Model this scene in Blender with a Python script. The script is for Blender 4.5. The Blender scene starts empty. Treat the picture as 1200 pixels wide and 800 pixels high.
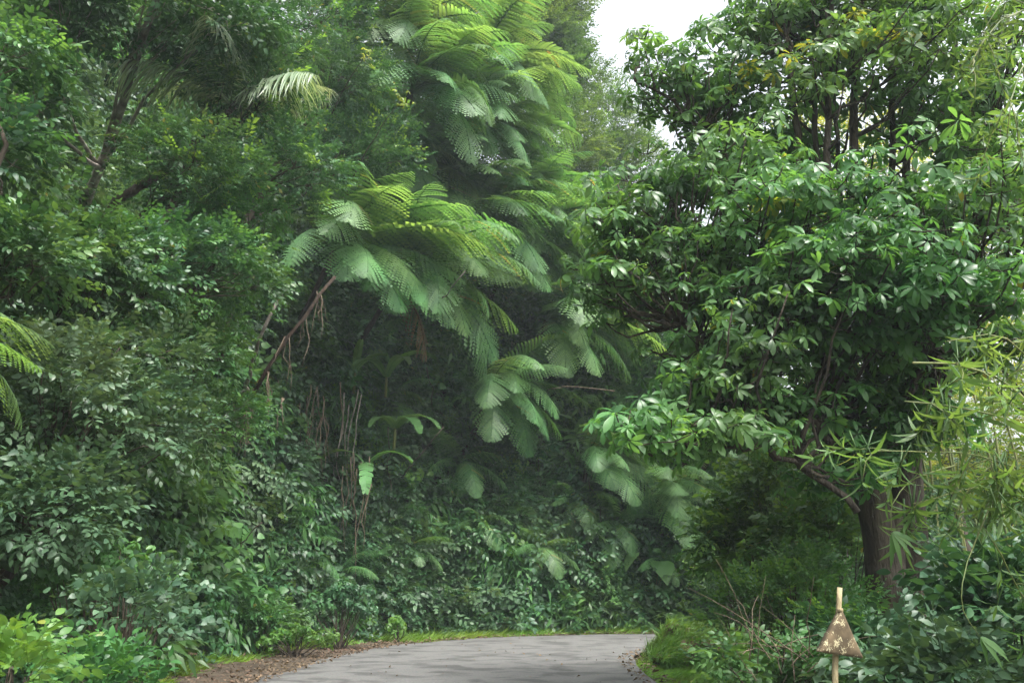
import bpy, math, random
import numpy as np
from mathutils import Vector, Matrix

R = math.radians
SC = bpy.context.scene
COL = SC.collection
rng = np.random.default_rng(11)
random.seed(5)

# ------------------------------------------------------------------ camera
CAM_H, PITCH, FPX = 1.6, R(15.7), 1000.0
cam_d = bpy.data.cameras.new('camera')
cam = bpy.data.objects.new('camera', cam_d); COL.objects.link(cam)
cam.location = (0, 0, CAM_H)
cam.rotation_euler = (R(90) + PITCH, 0, 0)
cam_d.sensor_width = 36; cam_d.lens = 36 * FPX / 1200
cam_d.clip_start = 0.1; cam_d.clip_end = 1500
SC.camera = cam

# ------------------------------------------------------------------ sky, sun, exposure
SUN_EL, SUN_AZ = R(60), R(142)           # azimuth measured from +Y towards +X
w = bpy.data.worlds.new('World'); SC.world = w; w.use_nodes = True
nt = w.node_tree; nt.nodes.clear()
sky = nt.nodes.new('ShaderNodeTexSky'); sky.sky_type = 'NISHITA'; sky.sun_disc = False
sky.sun_elevation = SUN_EL; sky.sun_rotation = SUN_AZ
sky.air_density = 1.6; sky.dust_density = 6.0; sky.ozone_density = 1.0
hs = nt.nodes.new('ShaderNodeHueSaturation'); hs.inputs['Saturation'].default_value = 0.28
bg = nt.nodes.new('ShaderNodeBackground'); bg.inputs['Strength'].default_value = 0.15
wo = nt.nodes.new('ShaderNodeOutputWorld')
nt.links.new(sky.outputs[0], hs.inputs['Color']); nt.links.new(hs.outputs[0], bg.inputs[0])
nt.links.new(bg.outputs[0], wo.inputs[0])

sd = bpy.data.lights.new('sun', 'SUN'); sd.energy = 1.5; sd.angle = R(10); sd.color = (1.0, 0.975, 0.93)
sun = bpy.data.objects.new('sun', sd); COL.objects.link(sun)
sv = Vector((math.sin(SUN_AZ) * math.cos(SUN_EL), math.cos(SUN_AZ) * math.cos(SUN_EL), math.sin(SUN_EL)))
sun.rotation_euler = sv.to_track_quat('Z', 'Y').to_euler()
sun.location = (10, 10, 60)

SC.view_settings.view_transform = 'Standard'
SC.view_settings.look = 'None'
SC.view_settings.exposure = 1.6
SC.view_settings.gamma = 1.0
SC.render.engine = 'CYCLES'
cy = SC.cycles
cy.use_denoising = True
cy.denoiser = 'OPENIMAGEDENOISE'; cy.denoising_input_passes = 'RGB_ALBEDO_NORMAL'; cy.denoising_prefilter = 'ACCURATE'
cy.max_bounces = 7; cy.diffuse_bounces = 3; cy.glossy_bounces = 2; cy.transmission_bounces = 4
cy.transparent_max_bounces = 8; cy.volume_bounces = 1
cy.use_adaptive_sampling = True; cy.adaptive_threshold = 0.008
cy.sample_clamp_indirect = 6

HAZE_DENSITY = 0.0009

# ------------------------------------------------------------------ pixel helper (600x400 centred, 1200x800 photo)
ca, sa = math.cos(PITCH), math.sin(PITCH)
def ray(px, py):
    u, v = (px - 600) / FPX, (400 - py) / FPX
    return np.array([u, ca - v * sa, sa + v * ca])
def at(px, py, Y):
    d = ray(px, py); return np.array([0, 0, CAM_H]) + d * (Y / d[1])
def topix(P):
    P = np.asarray(P, float); q = P - np.array([0, 0, CAM_H])
    f = q[..., 1] * ca + q[..., 2] * sa; up = -q[..., 1] * sa + q[..., 2] * ca
    f = np.where(f > 0.1, f, 0.1)
    return 600 + FPX * q[..., 0] / f, 400 - FPX * up / f, f

# ------------------------------------------------------------------ terrain
BANK = np.array([(-5.3, -30), (-5.3, 2), (-6.0, 9), (-6.9, 15.5), (-6.5, 20.5), (-4.9, 24.3), (-2.2, 27.0),
                 (2, 28.7), (6.5, 29.4), (14, 29.6), (26, 27), (60, 14)], float)
BANK_H = np.array([26, 26, 28, 30, 34, 36, 36, 26, 12, 6.0, 4, 4], float)
def vnoise(x, y, s, seed=0):
    x = np.asarray(x) / s; y = np.asarray(y) / s
    xi = np.floor(x).astype(int); yi = np.floor(y).astype(int); xf = x - xi; yf = y - yi
    def h(a, b):
        n = (a * 374761393 + b * 668265263 + seed * 974711) & 0x7fffffff
        n = ((n ^ (n >> 13)) * 1274126177) & 0x7fffffff
        return ((n ^ (n >> 16)) & 0xffff) / 65535.0
    sx = xf * xf * (3 - 2 * xf); sy = yf * yf * (3 - 2 * yf)
    return (h(xi, yi) * (1 - sx) + h(xi + 1, yi) * sx) * (1 - sy) + (h(xi, yi + 1) * (1 - sx) + h(xi + 1, yi + 1) * sx) * sy
def poly_sd(x, y, pts, vals=None):
    """signed distance to polyline (positive on its left side) and interpolated value"""
    x = np.asarray(x, float); y = np.asarray(y, float)
    best = np.full(x.shape, 1e9); sgn = np.ones(x.shape); val = np.zeros(x.shape)
    for i in range(len(pts) - 1):
        a, b = pts[i], pts[i + 1]; d = b - a; L2 = d @ d
        t = np.clip(((x - a[0]) * d[0] + (y - a[1]) * d[1]) / L2, 0, 1)
        qx = x - (a[0] + t * d[0]); qy = y - (a[1] + t * d[1])
        dist = np.hypot(qx, qy); m = dist < best
        s = np.sign(d[0] * qy - d[1] * qx); s = np.where(s == 0, 1, s)
        best = np.where(m, dist, best); sgn = np.where(m, s, sgn)
        if vals is not None: val = np.where(m, vals[i] * (1 - t) + vals[i + 1] * t, val)
    return best * sgn, val
# right-hand road edge: the land beyond it swells, then falls into the valley
REDGE = np.array([(2.3, -30), (2.3, 4), (2.25, 15), (2.35, 18.0), (2.9, 20.6), (4.2, 22.8), (7, 24.2), (14, 24.8), (26, 22.5), (60, 9.5)], float)
LEDGE = np.array([(-4.2, -30), (-4.2, 4), (-4.15, 15), (-3.75, 19.5), (-3.2, 22.3), (-1.6, 24.9), (0.2, 26.4),
                  (2.7, 27.3), (6.5, 27.9), (14, 28.3), (26, 26), (60, 13)], float)
SLOPE = 3.3
def hill(x, y):
    x = np.asarray(x, float); y = np.asarray(y, float)
    d, H = poly_sd(x, y, BANK, BANK_H)
    d = d + (vnoise(x, y, 3.1, 3) - 0.5) * 0.8 * np.clip(np.abs(d), 0, 1)
    dd = np.clip(d, 0, None)
    z = H * (1 - np.exp(-SLOPE * dd / np.maximum(H, 1)))
    z = z + np.clip(dd, 0, 6) / 6 * (vnoise(x, y, 2.3, 1) - 0.5) * 1.6
    r, _ = poly_sd(x, y, REDGE); r = np.clip(-r, 0, None)
    low = np.clip((r - 1.2) / 1.0, 0, 1) * 0 - np.clip(r - 5.5, 0, 30) * 0.35
    low = low + np.clip(r / 1.5, 0, 1) * 0.12 * vnoise(x, y, 1.1, 7)
    return z + low
def hit(px, py, off=0.0):
    d = ray(px, py); t = np.arange(4, 90, 0.05)
    P = np.array([0, 0, CAM_H]) + d[None] * t[:, None]
    k = np.argmax(P[:, 2] <= hill(P[:, 0], P[:, 1]) )
    return P[max(k - int(off / 0.05), 0)]
def hnormal(x, y, e=0.3):
    gx = (hill(x + e, y) - hill(x - e, y)) / (2 * e); gy = (hill(x, y + e) - hill(x, y - e)) / (2 * e)
    n = np.stack([-gx, -gy, np.ones_like(gx)], -1); return n / np.linalg.norm(n, axis=-1, keepdims=True)

# ------------------------------------------------------------------ materials
def new_mat(name):
    m = bpy.data.materials.new(name); m.use_nodes = True
    t = m.node_tree; t.nodes.clear(); o = t.nodes.new('ShaderNodeOutputMaterial'); return m, t, o
def leaf_mat(name, c1, c2, c3=None, rough=0.42, trans=0.35, tcol=1.9, spec=0.5):
    """leaf: colour varies per leaf, thin and partly translucent"""
    m, t, o = new_mat(name); N = t.nodes.new; L = t.links.new
    at_ = N('ShaderNodeAttribute'); at_.attribute_name = 'rnd'
    ramp = N('ShaderNodeValToRGB'); e = ramp.color_ramp.elements
    e[0].position = 0.0; e[0].color = (*c1, 1); e[1].position = 0.8; e[1].color = (*c2, 1)
    if c3: x = e.new(0.965); x.color = (*c2, 1); x = e.new(0.985); x.color = (*c3, 1)
    L(at_.outputs['Fac'], ramp.inputs[0])
    geo = N('ShaderNodeNewGeometry'); nz = N('ShaderNodeTexNoise'); nz.inputs['Scale'].default_value = 0.9
    nz.inputs['Detail'].default_value = 2
    L(geo.outputs['Position'], nz.inputs['Vector'])
    hsv = N('ShaderNodeHueSaturation')
    mr = N('ShaderNodeMapRange'); mr.inputs['From Min'].default_value = 0.3; mr.inputs['From Max'].default_value = 0.7
    mr.inputs['To Min'].default_value = 0.7; mr.inputs['To Max'].default_value = 1.35
    L(nz.outputs['Fac'], mr.inputs['Value']); L(mr.outputs[0], hsv.inputs['Value'])
    nz2 = N('ShaderNodeTexNoise'); nz2.inputs['Scale'].default_value = 0.35
    L(geo.outputs['Position'], nz2.inputs['Vector'])
    mr2 = N('ShaderNodeMapRange'); mr2.inputs['From Min'].default_value = 0.3; mr2.inputs['From Max'].default_value = 0.7
    mr2.inputs['To Min'].default_value = 0.475; mr2.inputs['To Max'].default_value = 0.52
    L(nz2.outputs['Fac'], mr2.inputs['Value']); L(mr2.outputs[0], hsv.inputs['Hue'])
    L(ramp.outputs[0], hsv.inputs['Color'])
    p = N('ShaderNodeBsdfPrincipled'); p.inputs['Roughness'].default_value = rough
    p.inputs['Specular IOR Level'].default_value = spec
    L(hsv.outputs[0], p.inputs['Base Color'])
    tr = N('ShaderNodeBsdfTranslucent')
    mul = N('ShaderNodeMix'); mul.data_type = 'RGBA'; mul.blend_type = 'MULTIPLY'; mul.inputs[0].default_value = 1
    L(hsv.outputs[0], mul.inputs[6]); mul.inputs[7].default_value = (tcol * 1.15, tcol, tcol * 0.45, 1)
    L(mul.outputs[2], tr.inputs['Color'])
    mx = N('ShaderNodeMixShader'); mx.inputs[0].default_value = trans
    L(p.outputs[0], mx.inputs[1]); L(tr.outputs[0], mx.inputs[2]); L(mx.outputs[0], o.inputs[0])
    return m
def noise_mat(name, c1, c2, scale=4, rough=0.9, bump=0.3, c3=None, detail=6, stretch=(1, 1, 1), bscale=None):
    m, t, o = new_mat(name); N = t.nodes.new; L = t.links.new
    tc = N('ShaderNodeTexCoord'); mp = N('ShaderNodeMapping'); mp.inputs['Scale'].default_value = stretch
    L(tc.outputs['Object'], mp.inputs[0])
    nz = N('ShaderNodeTexNoise'); nz.inputs['Scale'].default_value = scale; nz.inputs['Detail'].default_value = detail
    L(mp.outputs[0], nz.inputs['Vector'])
    ramp = N('ShaderNodeValToRGB'); e = ramp.color_ramp.elements
    e[0].position = 0.35; e[0].color = (*c1, 1); e[1].position = 0.62; e[1].color = (*c2, 1)
    if c3: x = e.new(0.75); x.color = (*c3, 1)
    L(nz.outputs['Fac'], ramp.inputs[0])
    p = N('ShaderNodeBsdfPrincipled'); p.inputs['Roughness'].default_value = rough
    p.inputs['Specular IOR Level'].default_value = 0.3
    L(ramp.outputs[0], p.inputs['Base Color'])
    nb = N('ShaderNodeTexNoise'); nb.inputs['Scale'].default_value = bscale or scale * 4; nb.inputs['Detail'].default_value = 8
    L(mp.outputs[0], nb.inputs['Vector'])
    b = N('ShaderNodeBump'); b.inputs['Strength'].default_value = bump; b.inputs['Distance'].default_value = 0.05
    L(nb.outputs['Fac'], b.inputs['Height']); L(b.outputs[0], p.inputs['Normal'])
    L(p.outputs[0], o.inputs[0]); return m

M = {}
M['leaf_dark'] = leaf_mat('glossy dark leaf', (.018, .062, .026), (.054, .138, .052), (.16, .17, .05), rough=.42, trans=.26, spec=.42)
M['leaf_mid'] = leaf_mat('mid green leaf', (.032, .096, .030), (.082, .188, .054), (.22, .21, .05), trans=.32, spec=.4)
M['leaf_blue'] = leaf_mat('bluish vine leaf', (.032, .080, .042), (.085, .155, .078), rough=.42, trans=.22, spec=.4)
M['leaf_bright'] = leaf_mat('bright young leaf', (.055, .145, .032), (.120, .235, .052), (.30, .26, .05), trans=.40, spec=.4)
M['leaf_yellow'] = leaf_mat('yellow green leaf', (.12, .18, .030), (.22, .26, .040), (.40, .29, .03), trans=.5)  # own colour of shoots and flowers; painted backlight on the valley trees
M['leaf_big'] = leaf_mat('rosette leaf', (.034, .104, .032), (.092, .210, .064), (.26, .24, .03), rough=.36, trans=.42, spec=.45)
M['fern'] = leaf_mat('fern frond', (.058, .150, .050), (.105, .225, .078), (.20, .17, .05), rough=.5, trans=.38)
M['fern_lit'] = leaf_mat('lit fern frond', (.085, .19, .058), (.135, .26, .090), rough=.5, trans=.45)  # lighter copy of the fern colour, painted for fronds that catch the light
M['fern_dry'] = leaf_mat('dry fern frond', (.075, .060, .028), (.15, .105, .045), rough=.7, trans=.3)
M['bamboo_leaf'] = leaf_mat('bamboo leaf', (.050, .120, .036), (.105, .19, .062), (.28, .25, .12), trans=.42)
M['palm_leaf'] = leaf_mat('palm leaf', (.14, .22, .13), (.26, .34, .24), rough=.3, trans=.3)
M['far_leaf'] = leaf_mat('far tree leaf', (.035, .09, .025), (.085, .165, .042), trans=.4)
M['grass'] = leaf_mat('grass blade', (.070, .16, .022), (.17, .30, .045), (.25, .22, .08), rough=.5, trans=.4)
M['litter'] = leaf_mat('fallen leaf', (.07, .048, .030), (.19, .135, .08), (.42, .36, .20), rough=.7, trans=.1)
M['banana'] = leaf_mat('broad torn leaf', (.06, .15, .045), (.12, .23, .085), rough=.5, trans=.38, spec=.3)
M['bark'] = noise_mat('bark', (.035, .028, .020), (.085, .068, .050), 3, .9, .7, (.15, .14, .11), stretch=(2, 2, .5))
M['bark_dark'] = noise_mat('dark mossy bark', (.030, .025, .019), (.080, .066, .048), 4, .9, 1.0, (.06, .075, .035), stretch=(2, 2, .5))
M['bark_pale'] = noise_mat('pale lichen bark', (.12, .10, .08), (.30, .27, .23), 6, .9, .6, (.45, .43, .38), stretch=(1, 1, 1))
M['fern_trunk'] = noise_mat('fibrous fern trunk', (.022, .015, .010), (.055, .036, .024), 5, .95, 1.0, (.09, .06, .045), stretch=(3, 3, .6))
M['dead'] = noise_mat('dead stems', (.075, .058, .040), (.17, .135, .095), 7, .9, .5)
M['culm'] = noise_mat('bamboo culm', (.085, .12, .035), (.17, .19, .065), 3, .5, .1, (.26, .23, .12), stretch=(1, 1, .3))
M['soil'] = noise_mat('dark soil', (.020, .019, .011), (.045, .042, .022), 1.5, .95, .8, (.06, .05, .03))
M['shoulder'] = noise_mat('littered soil', (.045, .034, .024), (.095, .074, .052), 2.2, .95, .8, (.15, .125, .08), detail=10, bscale=30)
M['rock'] = noise_mat('mossy rock', (.07, .065, .05), (.16, .14, .115), 4, .95, 1.0, (.06, .09, .03), bscale=12)
M['moss'] = noise_mat('moss', (.07, .12, .02), (.12, .20, .03), 5, .95, .9, (.10, .09, .04), bscale=40)
M['earth'] = noise_mat('exposed earth', (.07, .045, .03), (.17, .12, .08), 6, .95, 1.0, (.28, .22, .15), bscale=25)

# ------------------------------------------------------------------ object helpers
def tag(o, label=None, cat=None, group=None, kind=None):
    if label: o['label'] = label
    if cat: o['category'] = cat
    if group: o['group'] = group
    if kind: o['kind'] = kind
    return o
def empty(name, loc, label, cat, group=None):
    o = bpy.data.objects.new(name, None); COL.objects.link(o); o.location = tuple(loc)
    o.empty_display_size = .2
    return tag(o, label, cat, group)

class Tpl:
    def __init__(s, v, faces, r=None):
        s.v = np.asarray(v, float).reshape(-1, 3); s.sz = np.array([len(f) for f in faces], np.int32)
        s.lp = np.concatenate([np.asarray(f, np.int64) for f in faces]); s.r = np.zeros(len(s.v)) if r is None else np.asarray(r, float)
def join(tpls):
    v, lp, sz, r, off = [], [], [], [], 0
    for t in tpls:
        v.append(t.v); lp.append(t.lp + off); sz.append(t.sz); r.append(t.r); off += len(t.v)
    o = Tpl.__new__(Tpl); o.v = np.concatenate(v); o.lp = np.concatenate(lp); o.sz = np.concatenate(sz); o.r = np.concatenate(r); return o
def xform(t, P, Rm, S=1.0, r=None):
    o = Tpl.__new__(Tpl); o.v = (t.v * S) @ np.asarray(Rm).T + np.asarray(P); o.lp = t.lp; o.sz = t.sz
    o.r = t.r if r is None else np.full(len(t.v), r); return o
def unit(a):
    a = np.asarray(a, float); return a / np.maximum(np.linalg.norm(a, axis=-1, keepdims=True), 1e-9)
def frames(X, Z):
    X = unit(X); Z = np.asarray(Z, float) - (np.sum(Z * X, -1, keepdims=True)) * X
    bad = np.linalg.norm(Z, axis=-1) < 1e-4
    if np.any(bad): Z = np.where(bad[..., None], np.array([.3, .5, .1]), Z); Z = Z - (np.sum(Z * X, -1, keepdims=True)) * X
    Z = unit(Z); Y = np.cross(Z, X); return np.stack([X, Y, Z], -1)

class Acc:
    def __init__(s, origin=(0, 0, 0)):
        s.v, s.lp, s.sz, s.r, s.m, s.off, s.n0 = [], [], [], [], [], 0, np.asarray(origin, float)
        s.mats = []
    def mi(s, mat):
        if mat not in s.mats: s.mats.append(mat)
        return s.mats.index(mat)
    def place(s, T, P, Rm, S, rnd, mat, spread=0.35):
        P = np.asarray(P, float).reshape(-1, 3); n = len(P)
        if n == 0: return
        Rm = np.asarray(Rm, float).reshape(-1, 3, 3); S = np.broadcast_to(np.asarray(S, float), (n,)); rnd = np.broadcast_to(np.asarray(rnd, float), (n,))
        v = np.einsum('nij,vj->nvi', Rm * S[:, None, None], T.v) + P[:, None, :]
        k = len(T.v)
        s.v.append(v.reshape(-1, 3)); s.lp.append((T.lp[None] + (np.arange(n) * k)[:, None] + s.off).reshape(-1))
        s.sz.append(np.tile(T.sz, n)); s.m.append(np.full(len(T.sz) * n, s.mi(mat), np.int32))
        s.r.append(np.clip((rnd[:, None] * (1 - spread) + T.r[None] * spread), 0, 1).reshape(-1)); s.off += n * k
    def raw(s, t, mat, rnd=.5):
        s.v.append(t.v); s.lp.append(t.lp + s.off); s.sz.append(t.sz); s.m.append(np.full(len(t.sz), s.mi(mat), np.int32))
        s.r.append(t.r if np.any(t.r) else np.full(len(t.v), rnd)); s.off += len(t.v)
    def tris(s): return sum(int((z - 2).sum()) for z in s.sz)
    def mesh(s, name):
        me = bpy.data.meshes.new(name)
        v = (np.concatenate(s.v) - s.n0).astype(np.float32); lp = np.concatenate(s.lp).astype(np.int32); sz = np.concatenate(s.sz).astype(np.int32)
        me.vertices.add(len(v)); me.vertices.foreach_set('co', v.ravel())
        me.loops.add(len(lp)); me.loops.foreach_set('vertex_index', lp)
        me.polygons.add(len(sz)); st = np.zeros(len(sz), np.int32); st[1:] = np.cumsum(sz)[:-1]
        me.polygons.foreach_set('loop_start', st)
        for m_ in s.mats: me.materials.append(m_)
        me.polygons.foreach_set('material_index', np.concatenate(s.m))
        me.update(calc_edges=True)
        a = me.attributes.new('rnd', 'FLOAT', 'POINT'); a.data.foreach_set('value', np.concatenate(s.r).astype(np.float32))
        return me
    def obj(s, name, parent=None):
        o = bpy.data.objects.new(name, s.mesh(name)); COL.objects.link(o)
        if parent is not None: o.parent = parent
        else: o.location = tuple(s.n0)
        return o

# ------------------------------------------------------------------ leaf shapes
def leaf(L, W, sts, fold=.25, curl=.25, petiole=0.0, tip_t=1.0):
    """blade along +X, normal +Z. sts: [(t, halfwidth)]"""
    v = [(petiole, 0, 0)]; f = []
    z = lambda t: -curl * L * t * t
    for t, hw in sts:
        x = petiole + t * L; y = hw * W
        v += [(x, 0, z(t)), (x, y, z(t) + fold * y), (x, -y, z(t) + fold * y)]
    v.append((petiole + tip_t * L, 0, z(tip_t)))
    n = len(sts)
    f += [(0, 3, 1), (0, 1, 2)]
    for i in range(n - 1):
        a = 1 + 3 * i; b = a + 3
        f += [(a, a + 2, b + 2, b), (a, b, b + 1, a + 1)]
    a = 1 + 3 * (n - 1); tp = len(v) - 1
    f += [(a, a + 2, tp), (a, tp, a + 1)]
    return Tpl(v, f)
LO = [(.42, .5)]
MID = [(.18, .36), (.48, .5), (.78, .30)]
OBO = [(.25, .26), (.55, .46), (.80, .42)]
LAN = [(.15, .42), (.45, .5), (.75, .30)]
def stem_tpl(pts, r0, r1, n=3):
    return tube(pts, np.linspace(r0, r1, len(pts)), n)
def tube(pts, rad, n=6):
    pts = np.asarray(pts, float); rad = np.broadcast_to(np.asarray(rad, float), (len(pts),))
    T = np.gradient(pts, axis=0); T = unit(T)
    ref = np.array([0.13, 0.31, 0.94]) if abs(T[0] @ np.array([0.13, 0.31, 0.94])) < .9 else np.array([1., 0, 0])
    v = []; a = np.arange(n) / n * 2 * math.pi
    for i in range(len(pts)):
        u = unit(np.cross(T[i], ref)); w_ = np.cross(T[i], u)
        v.append(pts[i] + rad[i] * (np.cos(a)[:, None] * u + np.sin(a)[:, None] * w_))
    v = np.concatenate(v); f = []
    for i in range(len(pts) - 1):
        for j in range(n):
            k = (j + 1) % n; f.append((i * n + j, i * n + k, (i + 1) * n + k, (i + 1) * n + j))
    f.append(tuple(range(n - 1, -1, -1))); f.append(tuple((len(pts) - 1) * n + j for j in range(n)))
    return Tpl(v, f)
def curve_pts(a, b, n=8, sag=0.0, wob=0.0, g=rng):
    a = np.asarray(a, float); b = np.asarray(b, float); t = np.linspace(0, 1, n)[:, None]
    p = a + (b - a) * t; p[:, 2] += sag * np.sin(t[:, 0] * math.pi)
    if wob:
        nz = np.cumsum(g.normal(0, wob, (n, 3)), 0); nz -= t * nz[-1]; nz[0] = 0; p += nz * np.sin(t * math.pi)
    return p
def sprig(lf, n=9, length=3.0, droop=.8, sweep=.9, stem=True, size_fall=.3, g=rng, paired=False):
    """twig of leaves; the blade length is 1 unit; twig axis +X, up +Z"""
    parts = []; t = np.linspace(0, 1, 6)
    px = length * t; pz = -droop * t * t * length * .35
    if stem: parts.append(stem_tpl(np.stack([px, 0 * px, pz], 1), .035, .012, 3))
    for i in range(n):
        q = .12 + .88 * (i + .5 * g.random()) / n
        if paired: side = 1 if i % 2 else -1; q = .12 + .88 * ((i // 2) * 2 + 1) / n
        else: side = 1 if i % 2 else -1
        if i == n - 1: side = 0; q = 1.0
        P = np.array([length * q, 0, -droop * q * q * length * .35])
        d = unit(np.array([sweep * g.uniform(.4, 1), side * 1.0 + g.normal(0, .15), g.normal(-.35 * droop, .25)]))
        nrm = np.array([g.normal(0, .25), g.normal(0, .3), 1])
        parts.append(xform(lf, P, frames(d, nrm), (1 - size_fall * abs(q - .5)) * g.uniform(.7, 1.15), g.random()))
    return join(parts)
def rosette(lf, n=8, g=rng, rise=.25, drop=.25):
    parts = []
    for i in range(n):
        a = 2 * math.pi * (i * .382) + g.normal(0, .15); e = rise * (i / n) * 2 - drop + g.normal(0, .12)
        d = np.array([math.sin(e), math.cos(a) * math.cos(e), math.sin(a) * math.cos(e)])
        nrm = np.array([1, 0, 0]) + g.normal(0, .18, 3)
        parts.append(xform(lf, np.array([-.05 + .04 * i / n, 0, 0]), frames(d, nrm), g.uniform(.75, 1.1) * (1 - .25 * i / n), g.random()))
    parts.append(stem_tpl([(-.9, 0, 0), (-.4, .02, .02), (0, 0, 0)], .035, .025, 3))
    return join(parts)
g1 = np.random.default_rng(3)
T = {}
T['small'] = [sprig(leaf(1, .52, LO, .2, .2, .1), 11, 3.4, .8, g=g1) for _ in range(4)]
T['ovate'] = [sprig(leaf(1, .55, MID, .18, .3, .15), 8, 2.6, 1.0, g=g1) for _ in range(4)]
T['tri'] = [rosette(leaf(1, .5, MID, .15, .35, .15), 5, g1, .1, .5) for _ in range(4)]
T['heart'] = [sprig(leaf(1, .95, [(.05, .40), (.3, .5), (.65, .33)], .12, .25, .3), 6, 3.2, 1.5, g=g1) for _ in range(3)]
T['fine'] = [sprig(leaf(1, .42, LO, .15, .15), 19, 5.5, .9, g=g1, paired=True) for _ in range(4)]
T['lance'] = [sprig(leaf(1, .26, LO, .2, .5, .05), 10, 1.6, 1.2, g=g1) for _ in range(3)]
T['ros'] = [rosette(leaf(1, .38, OBO, .18, .38, .14), 8, g1, .3, .38) for _ in range(6)]
T['ros_low'] = [rosette(leaf(1, .42, [(.6, .5)], .18, .25, .1), 7, g1) for _ in range(4)]
T['bam'] = [rosette(leaf(1, .14, LAN, .10, .40, .06), 5, g1, .45, -.35) for _ in range(4)]
T['one'] = [leaf(1, .5, LO, .2, .25)]
T['blade'] = [join([xform(leaf(1, .085, [(.4, .5)], .1, .45), (g1.normal(0, .15), g1.normal(0, .15), 0),
              frames(np.array([g1.normal(0, .35), g1.normal(0, .35), 1]), g1.normal(0, 1, 3)), g1.uniform(.5, 1), g1.random()) for _ in range(9)]) for _ in range(4)]

def spray(acc, P, D, size, kind, mat, g=rng, tone=None, up=(0, 0, 1), jitter=.35, sj=.25):
    """scatter sprigs of a kind at points P pointing along D"""
    P = np.asarray(P); n = len(P); ts = T[kind]; which = g.integers(0, len(ts), n)
    X = unit(D + g.normal(0, jitter, (n, 3))); Z = np.broadcast_to(np.asarray(up, float), (n, 3)) + g.normal(0, .35, (n, 3))
    Rm = frames(X, Z); S = size * g.uniform(1 - sj, 1 + sj, n)
    rn = g.random(n) if tone is None else np.clip(np.asarray(tone) + g.normal(0, .16, n), 0, 1)
    for i, t in enumerate(ts):
        m = which == i
        acc.place(t, P[m], Rm[m], S[m], rn[m], mat)
def clump_pts(C, rad, per, g=rng, squash=(1, 1, .8), low=-.35):
    """points and outward directions on the leafy shells of clumps centred at C"""
    n = len(C); C = np.repeat(C, per, 0); rad = np.repeat(np.broadcast_to(rad, (n,)), per)
    d = unit(g.normal(0, 1, (n * per, 3))); d[:, 2] = np.where(d[:, 2] < low, -d[:, 2] * .6, d[:, 2]); d = unit(d)
    r = rad * g.uniform(.45, 1.0, n * per) ** .6
    return C + d * r[:, None] * np.array(squash), d

# ------------------------------------------------------------------ ground, road, shoulders
def grid_obj(name, X, Y, Z, mat, thick=None):
    ny, nx = X.shape; v = np.stack([X, Y, Z], -1).reshape(-1, 3)
    i = np.arange((ny - 1) * (nx - 1)); r = i // (nx - 1); c = i % (nx - 1); a = r * nx + c
    f = np.stack([a, a + 1, a + nx + 1, a + nx], 1)
    t = Tpl.__new__(Tpl); t.v = v; t.lp = f.reshape(-1); t.sz = np.full(len(f), 4, np.int32); t.r = np.zeros(len(v))
    A = Acc(); A.raw(t, mat); o = A.obj(name); return tag(o, kind='structure')
xs = np.concatenate([np.linspace(-110, -32, 14)[:-1], np.arange(-32, 32, .45), np.linspace(32, 110, 14)])
ys = np.concatenate([np.linspace(-60, -6, 10)[:-1], np.arange(-6, 46, .45), np.linspace(46, 130, 16)])
X, Y = np.meshgrid(xs, ys)
Zg = hill(X, Y)
grid_obj('ground', X, Y, Zg - 0.012, M['soil'])

def resample(p, n):
    d = np.r_[0, np.cumsum(np.linalg.norm(np.diff(p, axis=0), axis=1))]; s = np.linspace(0, d[-1], n)
    return np.stack([np.interp(s, d, p[:, 0]), np.interp(s, d, p[:, 1])], 1)
def smooth(p, k=3):
    for _ in range(k):
        q = p.copy(); q[1:-1] = (p[:-2] + 2 * p[1:-1] + p[2:]) / 4; p = q
    return p
NL = 260
le = smooth(resample(LEDGE, NL), 6); re = smooth(resample(REDGE, NL), 6)
wig = lambda s: (vnoise(np.arange(NL) * .35, np.zeros(NL), 1, s) - .5) * .16
le_w = le + np.stack([wig(4), wig(5)], 1); re_w = re + np.stack([wig(6), wig(8)], 1)
tt = np.linspace(0, 1, 13)
Xr = le_w[:, 0][:, None] * (1 - tt) + re_w[:, 0][:, None] * tt; Yr = le_w[:, 1][:, None] * (1 - tt) + re_w[:, 1][:, None] * tt
Zr = .03 + .035 * np.sin(tt * math.pi)[None] + .02 * (vnoise(Xr, Yr, 1.3, 12) - .5) + .035

ma, t, o = new_mat('patchy asphalt'); N = t.nodes.new; L = t.links.new
geo = N('ShaderNodeNewGeometry')
n1 = N('ShaderNodeTexNoise'); n1.inputs['Scale'].default_value = 1.7; n1.inputs['Detail'].default_value = 9; n1.inputs['Distortion'].default_value = .6
mp = N('ShaderNodeMapping'); mp.inputs['Scale'].default_value = (.8, 1.1, 1); L(geo.outputs['Position'], mp.inputs[0]); L(mp.outputs[0], n1.inputs['Vector'])
r1 = N('ShaderNodeValToRGB'); e = r1.color_ramp.elements; e[0].position = .40; e[0].color = (.074, .073, .067, 1); e[1].position = .52; e[1].color = (.128, .127, .114, 1)  # noise mottles the asphalt in darker and lighter grey
L(n1.outputs['Fac'], r1.inputs[0])
n2 = N('ShaderNodeTexNoise'); n2.inputs['Scale'].default_value = 28; n2.inputs['Detail'].default_value = 4; L(geo.outputs['Position'], n2.inputs['Vector'])
mx = N('ShaderNodeMix'); mx.data_type = 'RGBA'; mx.blend_type = 'OVERLAY'; mx.inputs[0].default_value = .85
L(r1.outputs[0], mx.inputs[6]); L(n2.outputs['Color'], mx.inputs[7])
hh = N('ShaderNodeHueSaturation'); hh.inputs['Saturation'].default_value = .35; L(mx.outputs[2], hh.inputs['Color'])
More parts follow.
